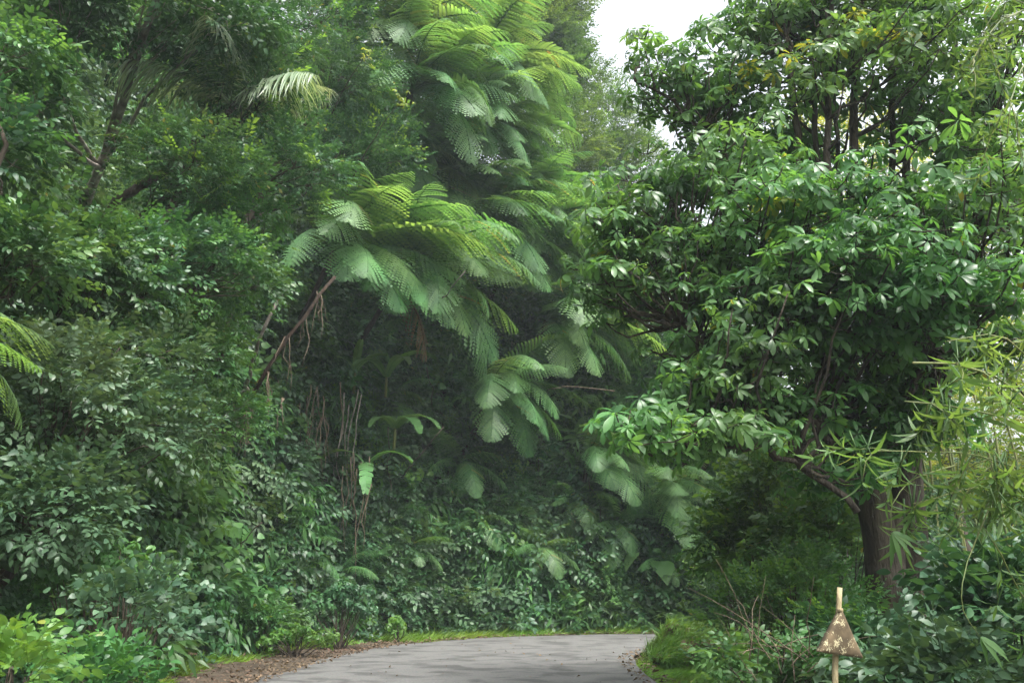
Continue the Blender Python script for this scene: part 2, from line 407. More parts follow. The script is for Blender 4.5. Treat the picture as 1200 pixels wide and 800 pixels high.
p = N('ShaderNodeBsdfPrincipled'); L(hh.outputs[0], p.inputs['Base Color']); p.inputs['Roughness'].default_value = .8; p.inputs['Specular IOR Level'].default_value = .35
b = N('ShaderNodeBump'); b.inputs['Strength'].default_value = .5; b.inputs['Distance'].default_value = .01; L(n2.outputs['Fac'], b.inputs['Height'])
L(b.outputs[0], p.inputs['Normal']); L(p.outputs[0], o.inputs[0]); M['asphalt'] = ma
grid_obj('road', Xr, Yr, Zr, M['asphalt'])

# left shoulder: soil strip between asphalt and the foot of the bank
bk = smooth(resample(BANK, 900), 8)
def nearest_on(p, q):
    i = np.argmin(np.linalg.norm(q[None] - p[:, None], axis=2), 1); return q[i]
lb = nearest_on(le, bk); t6 = np.linspace(-.12, 1.1, 9)
Xs = le[:, 0][:, None] * (1 - t6) + lb[:, 0][:, None] * t6; Ys = le[:, 1][:, None] * (1 - t6) + lb[:, 1][:, None] * t6
Zs = .045 + .05 * vnoise(Xs, Ys, .5, 21) + np.clip(t6, 0, 1)[None] * .06 - np.clip(-t6, 0, 1)[None] * .5
grid_obj('shoulder', Xs, Ys, np.maximum(Zs, hill(Xs, Ys) + .004), M['shoulder'])

# ------------------------------------------------------------------ grass, litter (stuff)
g2 = np.random.default_rng(21)
def along(edge, n, lo, hi, g, s0=0.0, s1=1.0):
    """points beside an edge polyline, lo..hi metres to its right (negative = left)"""
    k = g.uniform(s0, s1, n) * (len(edge) - 2); i = k.astype(int); f = (k - i)[:, None]
    P = edge[i] * (1 - f) + edge[i + 1] * f; d = unit(edge[i + 1] - edge[i]); nr = np.stack([d[:, 1], -d[:, 0]], 1)
    o = g.uniform(lo, hi, n); return P + nr * o[:, None]
def in_view(P, m=250):
    px, py, f = topix(P); return (px > -m) & (px < 1200 + m) & (py > -m) & (py < 800 + m) & (f > .5)
A = Acc()
nL = 30000
P = along(le, nL, -2.8, -.05, g2, .35, .85); d_, _ = poly_sd(P[:, 0], P[:, 1], BANK)
frac = vnoise(P[:, 0], P[:, 1], .8, 31)
yy = P[:, 1]; xx = P[:, 0]
far = (yy > 23.5) | (xx > -2)
keep = np.where(far, (frac > .05), (d_ > -1.4) & (frac > .42)) & (d_ < 1.2)
P = P[keep]; P3 = np.c_[P, np.maximum(hill(P[:, 0], P[:, 1]), .06)]; v_ = in_view(P3); P3 = P3[v_]
spray(A, P3, np.tile([0, 0, 1.], (len(P3), 1)), .28, 'blade', M['grass'], g2, up=(1, 0, 0), jitter=.2, sj=.5)
# leafy weeds in the verge
P = along(le, 5200, -2.6, -.35, g2, .40, .85); d_, _ = poly_sd(P[:, 0], P[:, 1], BANK); k = (d_ > -1.6) & (vnoise(P[:, 0], P[:, 1], .9, 5) > .35)
P = P[k]; P3 = np.c_[P, np.maximum(hill(P[:, 0], P[:, 1]), .06) + .05]; P3 = P3[in_view(P3)]
spray(A, P3, np.tile([0, 0, 1.], (len(P3), 1)), .085, 'ros_low', M['leaf_bright'], g2, up=(1, 0, 0), jitter=.4)
tag(A.obj('verge_grass'), 'bright green grass and low weeds along the foot of the bank', 'grass', kind='stuff')
A = Acc()
P = along(re, 26000, .02, 2.2, g2, .33, .72); k = vnoise(P[:, 0], P[:, 1], .7, 41) > .22; P = P[k]
P3 = np.c_[P, hill(P[:, 0], P[:, 1]) + .0]; P3 = P3[in_view(P3)]
spray(A, P3, np.tile([0, 0, 1.], (len(P3), 1)), .15, 'blade', M['grass'], g2, up=(1, 0, 0), jitter=.2, sj=.5)
tag(A.obj('edge_grass'), 'grass strip along the right edge of the road', 'grass', kind='stuff')
A = Acc()
P = np.concatenate([along(le, 9000, -2.6, .25, g2, .35, .80), along(le, 2600, -.5, .35, g2, .35, .82), along(re, 1500, -.3, .3, g2, .35, .7)])
P3 = np.c_[P, np.maximum(hill(P[:, 0], P[:, 1]), 0) + g2.uniform(.10, .14, len(P))]
onroad = np.r_[np.zeros(9000), np.zeros(2600), np.zeros(1500)]
P3 = P3[in_view(P3)]; n = len(P3)
spray(A, P3, np.c_[g2.normal(0, 1, (n, 2)), g2.normal(0, .15, n)], .075, 'one', M['litter'], g2, jitter=.1, sj=.5)
P = along(re, 320, -5.5, -.3, g2, .35, .7); P3 = np.c_[P, np.full(len(P), .115)]; P3 = P3[in_view(P3)]; n = len(P3)
spray(A, P3, np.c_[g2.normal(0, 1, (n, 2)), g2.normal(0, .1, n)], .07, 'one', M['litter'], g2, jitter=.1, sj=.5)
tag(A.obj('leaf_litter'), 'brown fallen leaves along the soil edge of the road', 'leaf litter', kind='stuff')

# ------------------------------------------------------------------ undergrowth covering the bank (stuff)
g3 = np.random.default_rng(77)
def sample_bank(n, g, dmin=-.2, dmax=17, xr=(-22, 26), yr=(2, 46)):
    out = []
    while sum(len(o) for o in out) < n:
        x = g.uniform(*xr, 20000); y = g.uniform(*yr, 20000); d, H = poly_sd(x, y, BANK, BANK_H)
        z = hill(x, y); Nn = hnormal(x, y); slope = 1 / np.maximum(Nn[:, 2], .2)
        ok = (d > dmin) & (d < dmax) & (g.random(len(x)) < slope / 7)
        P = np.c_[x, y, z]; px, py, f = topix(P); ok &= (px > -160) & (px < 1330) & (py > -120) & (py < 830)
        # prefer what faces the camera
        face = -np.sum(unit(P - np.array([0, 0, CAM_H])) * Nn, -1); ok &= face > -.25
        out.append(np.c_[P, Nn][ok])
    o = np.concatenate(out)[:n]; return o[:, :3], o[:, 3:]
A = Acc()
specs = [('small', 'leaf_dark', .085, 26), ('heart', 'leaf_mid', .15, 12), ('ovate', 'leaf_dark', .12, 20), ('ovate', 'leaf_blue', .13, 18),
         ('tri', 'leaf_mid', .15, 22), ('tri', 'leaf_dark', .14, 24), ('lance', 'leaf_mid', .26, 13), ('fine', 'leaf_mid', .05, 22), ('tri', 'leaf_bright', .12, 12)]
C, Nn = sample_bank(5200, g3)
sel = (vnoise(C[:, 0] * .7 + C[:, 2], C[:, 1] * .7 - C[:, 2] * .3, 1.7, 9) * 7.2 + g3.uniform(-1.6, 1.6, len(C)))
sel = np.clip(sel, 0, 8.99).astype(int); pr = g3.permutation(9); sel = pr[sel]
for k, (kind, mat, size, per) in enumerate(specs):
    m = sel == k; c = C[m]; nn = Nn[m]
    if len(c) == 0: continue
    rad = g3.uniform(.3, 1.05, len(c)); cc = c + nn * (rad * .35)[:, None]
    tone = np.repeat(g3.random(len(c)), per)
    P, D = clump_pts(cc, rad, per, g3)
    nr = np.repeat(nn, per, 0); flip = np.sum(D * nr, -1) < -.1; D[flip] *= -1; P[flip] = np.repeat(cc, per, 0)[flip] + D[flip] * np.repeat(rad, per)[flip][:, None] * .8
    D = unit(D + nr * .8 + np.array([0, 0, -.35]))
    dist = np.linalg.norm(P, axis=1)
    spray(A, P, D, size * np.clip(.75 + .034 * dist, 1, 1.9), kind, M[mat], g3, tone=tone, up=nr * .8 + np.array([0, 0, .75]))
# a close under-layer straight on the slope so that little soil shows
C, Nn = sample_bank(26000, g3)
spray(A, C + Nn * .12, unit(Nn + np.array([0, 0, -.5])), .14, 'small', M['leaf_dark'], g3)
print('undergrowth tris', A.tris())
tag(A.obj('bank_undergrowth'), 'dense mixed broadleaf undergrowth covering the steep bank', 'undergrowth', kind='stuff')

# valley-side ground cover to the right of the road
A = Acc()
P = along(re, 9000, 1.0, 9.5, g3, .30, .75); P3 = np.c_[P, hill(P[:, 0], P[:, 1])]; P3 = P3[in_view(P3, 150)]; n = len(P3)
P3[:, 2] += g3.uniform(0, .35, n)
spray(A, P3, np.c_[g3.normal(0, .5, (n, 2)), np.ones(n)], .11, 'ovate', M['leaf_mid'], g3)
P3b = P3[g3.random(n) < .6] + g3.normal(0, .2, 3)
spray(A, P3b, np.c_[g3.normal(0, .5, (len(P3b), 2)), np.ones(len(P3b))], .12, 'tri', M['leaf_dark'], g3)
tag(A.obj('ground_cover'), 'low leafy ground cover around the big tree and the post', 'ground cover', kind='stuff')

# ------------------------------------------------------------------ ferns
def frond_mesh(name, e0, g, mat, pairs=26, pin=10, bend=80, width=.235, bare=.14):
    A = Acc(); n = 26; t = np.linspace(0, 1, n)
    ang = np.radians(np.maximum(e0 - bend * t ** 1.3, -82)); ds = 1 / (n - 1)
    x = np.r_[0, np.cumsum(np.cos(ang[:-1]) * ds)]; z = np.r_[0, np.cumsum(np.sin(ang[:-1]) * ds)]
    yw = .05 * g.normal() * t ** 2
    pts = np.stack([x, yw, z], 1)
    A.raw(stem_tpl(pts[::3], .011, .002, 4), mat, .15)
    V, F, Rr = [], [], []
    tp = np.linspace(bare, .985, pairs)
    for i, q in enumerate(tp):
        P0 = np.array([np.interp(q, t, pts[:, k]) for k in range(3)]); a = np.interp(q, t, ang)
        along_ = np.array([math.cos(a), 0, math.sin(a)]); nrm = np.array([-math.sin(a), 0, math.cos(a)])
        qq = (q - bare) / (1 - bare)
        Ln = width * (math.sin(math.pi * min(1, (qq * .86 + .14)) ** .85) ** .75 + .04) * g.uniform(.9, 1.05)
        sw = math.radians(18 + 32 * qq)
        for s in (1, -1):
            d = unit(math.cos(sw) * np.array([0, s, 0]) + math.sin(sw) * along_ - nrm * g.uniform(.08, .28))
            side = unit(np.cross(nrm, d)) * 1.0
            rr = g.random(); sp = 1 / (pairs) * .95
            for j in range(pin):
                u = (j + .5) / pin; c = P0 + d * Ln * u - np.array([0, 0, 1]) * Ln * .30 * u * u
                hl = sp * .43 * (1 - u * .8) ** .6 + .001; wj = Ln / pin * .50
                for s2 in (1, -1):
                    dd = unit(side * s2 + d * .45)
                    b_ = len(V)
                    V += [c - d * wj, c + d * wj, c + dd * hl + d * wj * .95, c + dd * hl - d * wj * .35]
                    F.append((b_, b_ + 1, b_ + 2, b_ + 3)); Rr += [rr] * 4
    A.raw(Tpl(V, F, np.clip(Rr, .01, 1)), mat)
    return A.mesh(name)
gf = np.random.default_rng(8)
ELS = [75, 50, 28, 8, -15]
FR = {m: {e: [frond_mesh('frond', e, gf, M[m], bend=b_) for b_ in (55, 85)] for e in ELS} for m in ('fern', 'fern_lit', 'fern_dry')}
def put_frond(parent, P, d, L, mat, g, roll=.25):
    d = unit(d); el = math.degrees(math.asin(d[2])); az = math.atan2(d[1], d[0])
    e = min(ELS, key=lambda k: abs(k - el)); me = FR[mat][e][g.integers(0, 2)]
    o = bpy.data.objects.new('frond', me); COL.objects.link(o); o.parent = parent
    o.matrix_local = Matrix.Translation(Vector(P)) @ Matrix.Rotation(az, 4, 'Z') @ Matrix.Rotation(R(e - el), 4, 'Y') @ Matrix.Rotation(g.normal(0, roll), 4, 'X') @ Matrix.Scale(L, 4)
    return o
def tree_fern(label, crown, L, n, seed, lean=(.5, -.55, .55), trunk_r=.075, drop=2.2, mat='fern', dry=1, bright=2, bases=None, group='tree ferns on the bank'):
    g = np.random.default_rng(seed); crown = np.asarray(crown, float); A0 = unit(np.asarray(lean, float))
    base = None
    for k in np.arange(0, 12, .1):
        p = crown + np.array([-.6, .7, 0]) * k
        if hill(p[0], p[1]) >= crown[2] - drop: base = np.array([p[0], p[1], float(hill(p[0], p[1])) - .15]); break
    if bases is not None: base = np.asarray(bases, float)
    if base is None: base = np.array([crown[0], crown[1], float(hill(crown[0], crown[1])) - .1])
    e = empty('tree_fern', base, label, 'tree fern', group)
    mid = (base + crown) / 2 + np.array([.1, -.2, -.35]) * min(1, np.linalg.norm(crown - base) / 3)
    t = np.linspace(0, 1, 12)[:, None]; pts = (1 - t) ** 2 * base + 2 * t * (1 - t) * mid + t * t * crown
    A = Acc(base); A.raw(tube(pts, np.linspace(trunk_r * 1.25, trunk_r, 12) * (1 + .1 * g.normal(size=12)), 9), M['fern_trunk'])
    # dead leaf-base fibres hanging under the crown
    for i in range(16):
        a = g.uniform(0, 6.28); p0 = crown + .8 * trunk_r * np.array([math.cos(a), math.sin(a), 0]) - np.array([0, 0, g.uniform(.05, .3)])
        p1 = p0 + np.array([math.cos(a) * .15, math.sin(a) * .15, -g.uniform(.3, .8)])
        A.raw(tube(curve_pts(p0, p1, 5, 0, .03, g), [.012, .010, .008, .006, .003], 4), M['dead'])
    A.obj('trunk', e)
    ref = frames(A0, np.array([0, 0, 1.]))
    for i in range(n):
        a = i * 2.399 + g.normal(0, .15); op = (.25 + .75 * ((i + .5) / n)) * R(88)   # opening angle off the crown axis
        d = ref[:, 0] * math.cos(op) + (ref[:, 1] * math.cos(a) + ref[:, 2] * math.sin(a)) * math.sin(op)
        d = unit(d + np.array([A0[0], A0[1], 0]) * .75)
        if d[2] < -.45: d[2] = -.3
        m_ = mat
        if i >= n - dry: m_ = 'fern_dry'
        elif i < bright: m_ = 'fern_lit'
        put_frond(e, (crown - base) + d * .05, d, L * g.uniform(.78, 1.08), m_, g)
    return e

tf = [
 ('tree fern on a leaning brown trunk above the two bare stems, lowest on the left', (392, 292), 20.0, 3.5, 15, 1, (.62, -.5, .45), 2.6),
 ('topmost tree fern with dark leaf stalks fanning from its centre at the upper edge', (452, 55), 25.0, 3.9, 16, 2, (.55, -.5, .65), 3.0),
 ('tree fern just below the topmost one, beside the yellow flowers', (482, 108), 25.0, 3.7, 14, 3, (.7, -.45, .5), 3.0),
 ('tree fern cut by the top edge of the picture, highest of all', (470, -30), 26.0, 3.8, 12, 4, (.6, -.5, .6), 3.0),
 ('tree fern whose bright fronds overlap the leafy branch left of the yellow flowers', (398, 128), 23.0, 3.6, 13, 5, (.62, -.5, .5), 3.0),
 ('tree fern in the middle of the slope, hanging above the dark hollow', (505, 225), 25.0, 3.7, 14, 6, (.7, -.5, .4), 3.0),
 ('tree fern right of the dark hollow with fronds sweeping to the right', (590, 235), 27.0, 3.9, 15, 7, (.7, -.5, .4), 3.0),
 ('tree fern with one browned frond pointing at the bare horizontal twig', (600, 285), 26.5, 3.9, 13, 8, (.75, -.45, .3), 3.0),
 ('tree fern highest on the right end of the fern cascade', (552, 150), 28.0, 3.9, 13, 9, (.7, -.5, .5), 3.0),
 ('dim tree fern in the shade below the dark hollow', (575, 450), 25.5, 2.6, 10, 10, (.6, -.6, .2), 2.2),
 ('shaded tree fern low on the slope left of the bend of the road', (690, 530), 27.0, 2.6, 11, 12, (.6, -.6, .3), 2.0),
 ('tree fern behind the pale rosettes at the tip of the big tree branch', (845, 498), 26.0, 2.4, 12, 13, (.5, -.6, .5), 2.5),
 ('low tree fern beside the bend with fronds hanging to the verge', (775, 575), 27.0, 2.5, 11, 14, (.5, -.7, .3), 2.0),
 ('tree fern with broad fronds between the flowering shoot and the dark hollow', (455, 190), 24.0, 3.5, 14, 15, (.7, -.5, .4), 3.0),
 ('tree fern reaching out over the dark slender tree at the top', (560, 78), 28.0, 3.8, 13, 16, (.75, -.45, .5), 3.0),
 ('tree fern at the right end of the cascade beside the light green tree', (655, 330), 28.0, 3.9, 14, 17, (.75, -.5, .3), 2.6),
 ('broad tree fern overhanging the dark hollow from the left', (470, 318), 22.0, 3.7, 14, 18, (.7, -.5, .2), 2.4),
 ('tree fern sweeping down right in the middle of the cascade', (545, 262), 25.0, 3.8, 14, 19, (.8, -.45, .25), 2.6),
 ('tree fern whose frond tips end just above the level bare twig', (640, 375), 26.0, 3.4, 12, 20, (.8, -.5, .15), 2.4),
]
for lab, (px, py), dep, L_, n, sd_, lean, drop in tf:
    if 'dim' in lab or 'shaded' in lab or 'low tree' in lab: br, dr = 0, 0  # ferns in shade get none of the lit-coloured fronds
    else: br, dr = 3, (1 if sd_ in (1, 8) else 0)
    yh = hit(px, py)[1]
    if yh > 12: dep2 = float(np.clip(yh - (3.0 if sd_ in (7, 8, 9, 17, 10, 18, 19, 20) else 1.6), dep - 2.5, dep + 3.5)); L_ *= dep2 / dep; dep = dep2
    tree_fern(lab, at(px, py, dep), L_ * 1.15, n + 4, sd_, lean, drop=drop, bright=br, dry=dr)

def ground_fern(label, P, L, n, seed, mat='fern', face=(0.3, -.8, .6)):
    g = np.random.default_rng(seed); P = np.asarray(P, float)
    e = empty('fern', P, label, 'fern', 'ferns rooted in the bank'); ref = frames(unit(np.array(face)), np.array([0, 0, 1.]))
    for i in range(n):
        a = i * 2.399; op = R(30 + 50 * (i + .5) / n)
        d = ref[:, 0] * math.cos(op) + (ref[:, 1] * math.cos(a) + ref[:, 2] * math.sin(a)) * math.sin(op)
        put_frond(e, (0, 0, 0), d, L * g.uniform(.7, 1.1), mat, g)
    return e
for lab, (px, py), L_, n, m_, s_ in [
  ('small fern with downward fronds just above the verge near the brown soil', (395, 672), 1.3, 7, 'fern', 1),
  ('pale round fern in the middle of the dark slope above the road', (632, 640), 1.3, 9, 'fern', 2),
  ('fern with long hanging fronds on the lower slope right of centre', (722, 612), 1.6, 8, 'fern', 3),
  ('fern just above the bend of the road under the shaded slope', (775, 655), 1.2, 7, 'fern', 4),
  ('fern on the slope left of the hanging torn leaf', (352, 640), 1.1, 7, 'fern', 5),
  ('fern hidden among dark leaves under the leaning trunks', (455, 470), 1.5, 8, 'fern', 6),
  ('small fern above the verge grass in the centre', (560, 610), 1.1, 7, 'fern', 7),
  ('fern with broad fronds under the right end of the level bare twig', (700, 490), 1.7, 9, 'fern', 8),
  ('fern on the dark slope midway between the hanging torn leaf and the pale round fern', (540, 540), 1.5, 8, 'fern', 9),
  ('fern low on the slope straight above the star leaved small plant', (480, 640), 1.2, 8, 'fern', 10),
  ('fern below the lowest left tree fern among the hanging stems', (430, 400), 1.4, 8, 'fern', 11),
  ('fern hanging from the slope above the low tree fern beside the bend', (745, 470), 1.7, 9, 'fern', 12),
  ('fern in the shade right of the pale round fern', (672, 585), 1.4, 8, 'fern', 13)]:
    L_ *= 1.25; ground_fern(lab, hit(px, py, 1.0), L_, n, s_, m_)
# near left fern, its fronds reach into the picture from the bank
nf = np.array([-5.15, 6.5, 3.55]); e = empty('fern', nf, 'large pale fern drooping in from the left edge of the picture', 'fern', 'ferns rooted in the bank')
for dx, dy, dz, l_ in [(.9, -.1, .25, 1.75), (.85, .3, .05, 1.6), (.9, -.45, .35, 1.7), (.8, .1, -.25, 1.5), (.7, -.6, 0, 1.5), (.6, .7, .3, 1.4), (.95, 0, .55, 1.5)]:
    put_frond(e, (0, 0, 0), np.array([dx, dy, dz]), l_, 'fern_lit', gf)

# ------------------------------------------------------------------ trees with clumped crowns
def leafy_tree(name, label, cat, base, trunk_top, tr, blobs, kind, mat, size, per=14, clump=.45, seed=1, group=None, bark='bark',
               limbs=True, extra=None, up_bias=.25, stems=None, minz=None, trunk_wob=.12):
    """blobs: (centre, radii, number of clumps)"""
    g = np.random.default_rng(seed); base = np.asarray(base, float); top = np.asarray(trunk_top, float)
    e = empty(name, base, label, cat, group)
    A = Acc(base); tp = curve_pts(base - np.array([0, 0, .2]), top, 14, 0, trunk_wob, g)
    A.raw(tube(tp, np.linspace(tr, tr * .45, 14) * (1 + .05 * g.normal(size=14)), 10), M[bark])
    B = Acc(base)
    for c, rad, n in blobs:
        c = np.asarray(c, float); rad = np.asarray(rad, float)
        d = unit(g.normal(0, 1, (n, 3))); C = c + d * (g.uniform(.25, 1, (n, 1)) ** .5) * rad
        if limbs:
            # one limb from the trunk to the blob, twigs from it to the clumps
            i0 = int(np.clip(np.argmin(np.abs(tp[:, 2] - (c[2] - rad[2] - .8))), 4, 13)); lp = curve_pts(tp[i0], c, 9, -.12 * np.linalg.norm(c - tp[i0]) * .4, .08, g)
            A.raw(tube(lp, np.linspace(tr * .42, tr * .10, 9), 7), M[bark])
            for q in C[: min(n, 22)]:
                s_ = lp[g.integers(4, 9)]
                A.raw(tube(curve_pts(s_, q, 6, 0, .05, g), np.linspace(max(tr * .10, .012), .006, 6), 4), M[bark])
        rr = clump * g.uniform(.6, 1.35, n)
        P, D = clump_pts(C, rr, per, g, (1, 1, .65), -.5)
        out = np.repeat(unit(C - c), per, 0)
        D = unit(D + out * .6 + np.array([0, 0, up_bias]))
        tone = np.repeat(g.random(n), per)
        spray(B, P, D, size, kind, M[mat], g, tone=tone)
        if extra:
            m = g.random(len(P)) < extra[2]
            spray(B, P[m] + D[m] * .12, D[m], size * extra[1], kind, M[extra[0]], g)
    A.obj('trunk', e); B.obj('crown', e); print(name, label[:30], B.tris())
    return e
def pb(px, py, Y, rx, rz, ry, n):
    """blob from photo pixel radii"""
    s = Y / ray(px, py)[1] / FPX * 1.0
    return (at(px, py, Y), (rx * s, ry, rz * s), n)
def onhill(x, y): return np.array([x, y, float(hill(x, y))])

# ---- the big tree right of the road
big_base = np.array([5.05, 11.6, 0.0])
e = empty('big_tree', big_base, 'big dark multi stemmed tree with whorled glossy leaves right of the road', 'tree')
gB = np.random.default_rng(101)
A = Acc(big_base)
def ptv(px, py, Y): return at(px, py, Y)
trunkA = np.array([[4.85, 11.4, -.2], ptv(1036, 740, 11.4), ptv(1035, 640, 11.4), ptv(1020, 580, 11.4), ptv(1000, 520, 11.3)])
trunkB = np.array([[5.2, 11.8, -.2], ptv(1072, 740, 11.8), ptv(1068, 650, 11.8), ptv(1062, 580, 11.8), ptv(1060, 500, 11.8)])
def refine(p, n=14, wob=0.0, g=gB):
    d = np.r_[0, np.cumsum(np.linalg.norm(np.diff(p, axis=0), axis=1))]; s = np.linspace(0, d[-1], n)
    q = np.stack([np.interp(s, d, p[:, k]) for k in range(3)], 1)
    for _ in range(2): r_ = q.copy(); r_[1:-1] = (q[:-2] + 2 * q[1:-1] + q[2:]) / 4; q = r_
    if wob: q[1:-1] += g.normal(0, wob, (n - 2, 3))
    return q
A.raw(tube(refine(trunkA), np.linspace(.26, .19, 14), 12), M['bark_dark']); A.raw(tube(refine(trunkB), np.linspace(.28, .20, 14), 12), M['bark_dark'])
A.raw(tube(refine(np.array([[5.0, 11.3, -.2], ptv(1055, 740, 11.35), ptv(1052, 660, 11.4), ptv(1048, 590, 11.5)])), np.linspace(.12, .10, 14), 8), M['bark_dark'])
A.obj('trunk', e)
stems = [  # (pixel, depth) along each upright stem and its radius
 ([(1000, 525), (968, 440), (948, 330), (938, 200), (925, 60)], 11.2, .10),
 ([(1003, 520), (980, 430), (965, 330), (957, 160), (950, 20)], 11.5, .075),
 ([(1010, 520), (988, 420), (975, 300), (970, 150), (975, 0)], 11.0, .085),
 ([(1015, 530), (1000, 440), (988, 330), (984, 200), (978, 100)], 12.0, .07),
 ([(1045, 520), (1010, 420), (1003, 300), (1001, 150), (1010, -30)], 11.3, .11),
 ([(1058, 520), (1050, 420), (1045, 300), (1047, 180), (1045, 20)], 11.8, .085),
 ([(1060, 510), (1070, 400), (1064, 300), (1060, 180), (1075, 60)], 12.2, .11),
 ([(1062, 520), (1098, 420), (1100, 300), (1108, 180), (1120, 40)], 12.0, .09),
 ([(1066, 540), (1120, 450), (1140, 330), (1150, 200), (1180, 60)], 11.6, .09),
 ([(1000, 560), (960, 505), (945, 480), (880, 440), (800, 380)], 10.6, .06),
 ([(1005, 600), (960, 560), (900, 520), (820, 500), (740, 505)], 9.8, .045),
 ([(985, 450), (930, 380), (870, 320), (800, 280), (740, 262)], 10.8, .055),
 ([(960, 330), (900, 240), (840, 170), (790, 120), (745, 95)], 11.5, .05),
 ([(1060, 470), (1100, 400), (1150, 350), (1230, 330)], 10.4, .06)]
spts = []
for P_, dep, r_ in stems:
    p = refine(np.array([ptv(a, b_, dep) for a, b_ in P_]), 14, .025); A = Acc(big_base)
    A.raw(tube(p, np.linspace(r_ * .9, r_ * .42, 14), 8), M['bark_dark']); spts.append(p)
    A.obj('stem', e)
spts = np.concatenate([p[4:] for p in spts])
TWG = Acc(big_base); B = Acc(big_base)
def whorls(px, py, Y, rx, rz, ry, n, size=.235, mat='leaf_big', twig=.6, up=.7, out=.5, clump=.5, per=6):
    """layer of whorled shoots: clumps joined by twigs to the nearest stem"""
    c, rad, _ = pb(px, py, Y, rx, rz, ry, n)
    d = unit(gB.normal(0, 1, (n, 3))); C = c + d * (gB.uniform(0, 1, (n, 1)) ** .45) * np.array(rad); C[:, 2] += gB.normal(0, .30 if py < 450 else .08, n)
    rr = clump * gB.uniform(.6, 1.2, n); P, D = clump_pts(C, rr, per, gB, (1, 1, .5), -.2)
    cen = np.array([5.1, 11.6, c[2] - 1.5]); o_ = unit(np.repeat(C - cen, per, 0) * np.array([1, 1, .3]))
    D = unit(D * .45 + o_ * out + np.array([0, 0, up]))
    tone = np.repeat(gB.random(n), per)
    spray(B, P, D, size, 'ros', M[mat], gB, tone=tone, jitter=.45, sj=.4)
    for q in C:
        if gB.random() < twig:
            s_ = spts[np.argmin(np.linalg.norm(spts - (q - [0, 0, .6]), axis=1))]
            TWG.raw(tube(curve_pts(s_, q, 7, -.1, .05, gB), np.linspace(.028, .008, 7), 5), M['bark_dark'])
    for i in gB.choice(len(P), min(len(P), n * 2), replace=False):
        TWG.raw(tube(np.array([C[i // per], (C[i // per] + P[i]) / 2 - [0, 0, .04], P[i]]), [.010, .008, .006], 4), M['bark_dark'])
Lr = [
 (915, 25, 11.5, 55, 30, .9, 11), (960, 20, 11.5, 90, 30, 1.2, 17), (1050, 15, 11.2, 90, 35, 1.3, 18), (1140, 30, 11.0, 80, 45, 1.3, 17), (1010, -30, 11.5, 160, 30, 1.3, 14),
 (795, 118, 11.8, 45, 30, .7, 8), (850, 105, 11.5, 60, 45, .9, 12), (930, 90, 11.2, 70, 35, 1.0, 12), (1030, 80, 10.6, 90, 25, .9, 12), (1120, 110, 11.2, 70, 35, 1.1, 12),
 (830, 180, 12.0, 40, 35, .8, 7), (880, 165, 11.8, 60, 40, .9, 10), (1150, 190, 11.5, 60, 45, 1.0, 11),
 (765, 240, 11.2, 50, 30, .7, 9), (840, 245, 10.8, 70, 35, .9, 13), (940, 245, 9.8, 80, 22, .8, 12), (1030, 260, 9.6, 90, 22, .9, 14), (1120, 250, 9.8, 80, 28, .9, 13),
 (760, 295, 10.8, 60, 25, .7, 9), (850, 320, 10.6, 75, 30, .9, 14), (960, 330, 9.3, 80, 20, .8, 12), (1060, 335, 9.2, 90, 18, .8, 14), (1150, 345, 9.2, 70, 22, .8, 10),
 (900, 385, 10.3, 80, 25, .8, 11), (970, 410, 11.0, 60, 30, .8, 9), (1050, 430, 11.0, 60, 40, .9, 14), (1000, 470, 11.2, 55, 30, .8, 11), (880, 425, 9.6, 60, 20, .6, 8),
 (830, 455, 10.2, 60, 25, .7, 9), (900, 480, 9.8, 60, 25, .7, 9), (760, 505, 9.0, 60, 14, .5, 8), (840, 515, 9.4, 60, 18, .6, 8), (1035, 520, 10.8, 60, 30, .7, 10),
 (930, 300, 12.6, 70, 40, .7, 8), (1100, 420, 11.8, 50, 40, .8, 9), (1080, 300, 12.8, 80, 40, .8, 9), (900, 200, 13.0, 80, 40, .8, 9), (1150, 130, 13.0, 80, 60, .8, 12), (1180, 250, 12.5, 50, 50, .8, 9), (720, 270, 10.6, 30, 28, .5, 6), (1180, 400, 11.5, 50, 40, .7, 8), (870, 210, 10.8, 60, 30, .8, 8), (850, 85, 12, 40, 30, .6, 6), (1010, 385, 9.8, 90, 25, .7, 8), (700, 280, 10.6, 22, 20, .4, 4), (730, 335, 10.8, 45, 25, .6, 7), (795, 370, 10.8, 55, 28, .7, 8), (1060, 380, 9.8, 60, 30, .7, 7), (905, 340, 9.8, 60, 50, .7, 8), (980, 560, 10.4, 40, 30, .6, 6), (1090, 500, 10.6, 50, 40, .7, 7), (765, 88, 11.8, 26, 22, .5, 4), (800, 205, 11.6, 50, 35, .7, 6), (900, 175, 12.2, 40, 40, .7, 5), (860, 150, 11.8, 40, 40, .7, 5), (1140, 190, 11.0, 50, 50, .8, 8), (1080, 130, 12.2, 60, 28, .7, 5), (950, 130, 12.2, 50, 22, .7, 4), (1020, 195, 12.8, 60, 30, .5, 3),
 (900, 280, 10.8, 60, 50, .8, 7), (1000, 300, 10.6, 90, 40, .8, 8), (1100, 300, 10.4, 70, 45, .8, 8), (960, 350, 10.5, 70, 45, .8, 7), (1170, 240, 10.6, 50, 60, .8, 7), (830, 400, 10.4, 50, 40, .6, 6)]
for a in Lr: whorls(a[0], a[1], a[2], a[3], a[4] * (1.6 if a[4] < 30 and a[1] < 450 else 1.0), a[5], int(a[6] * 1.95), size=.165, per=7)
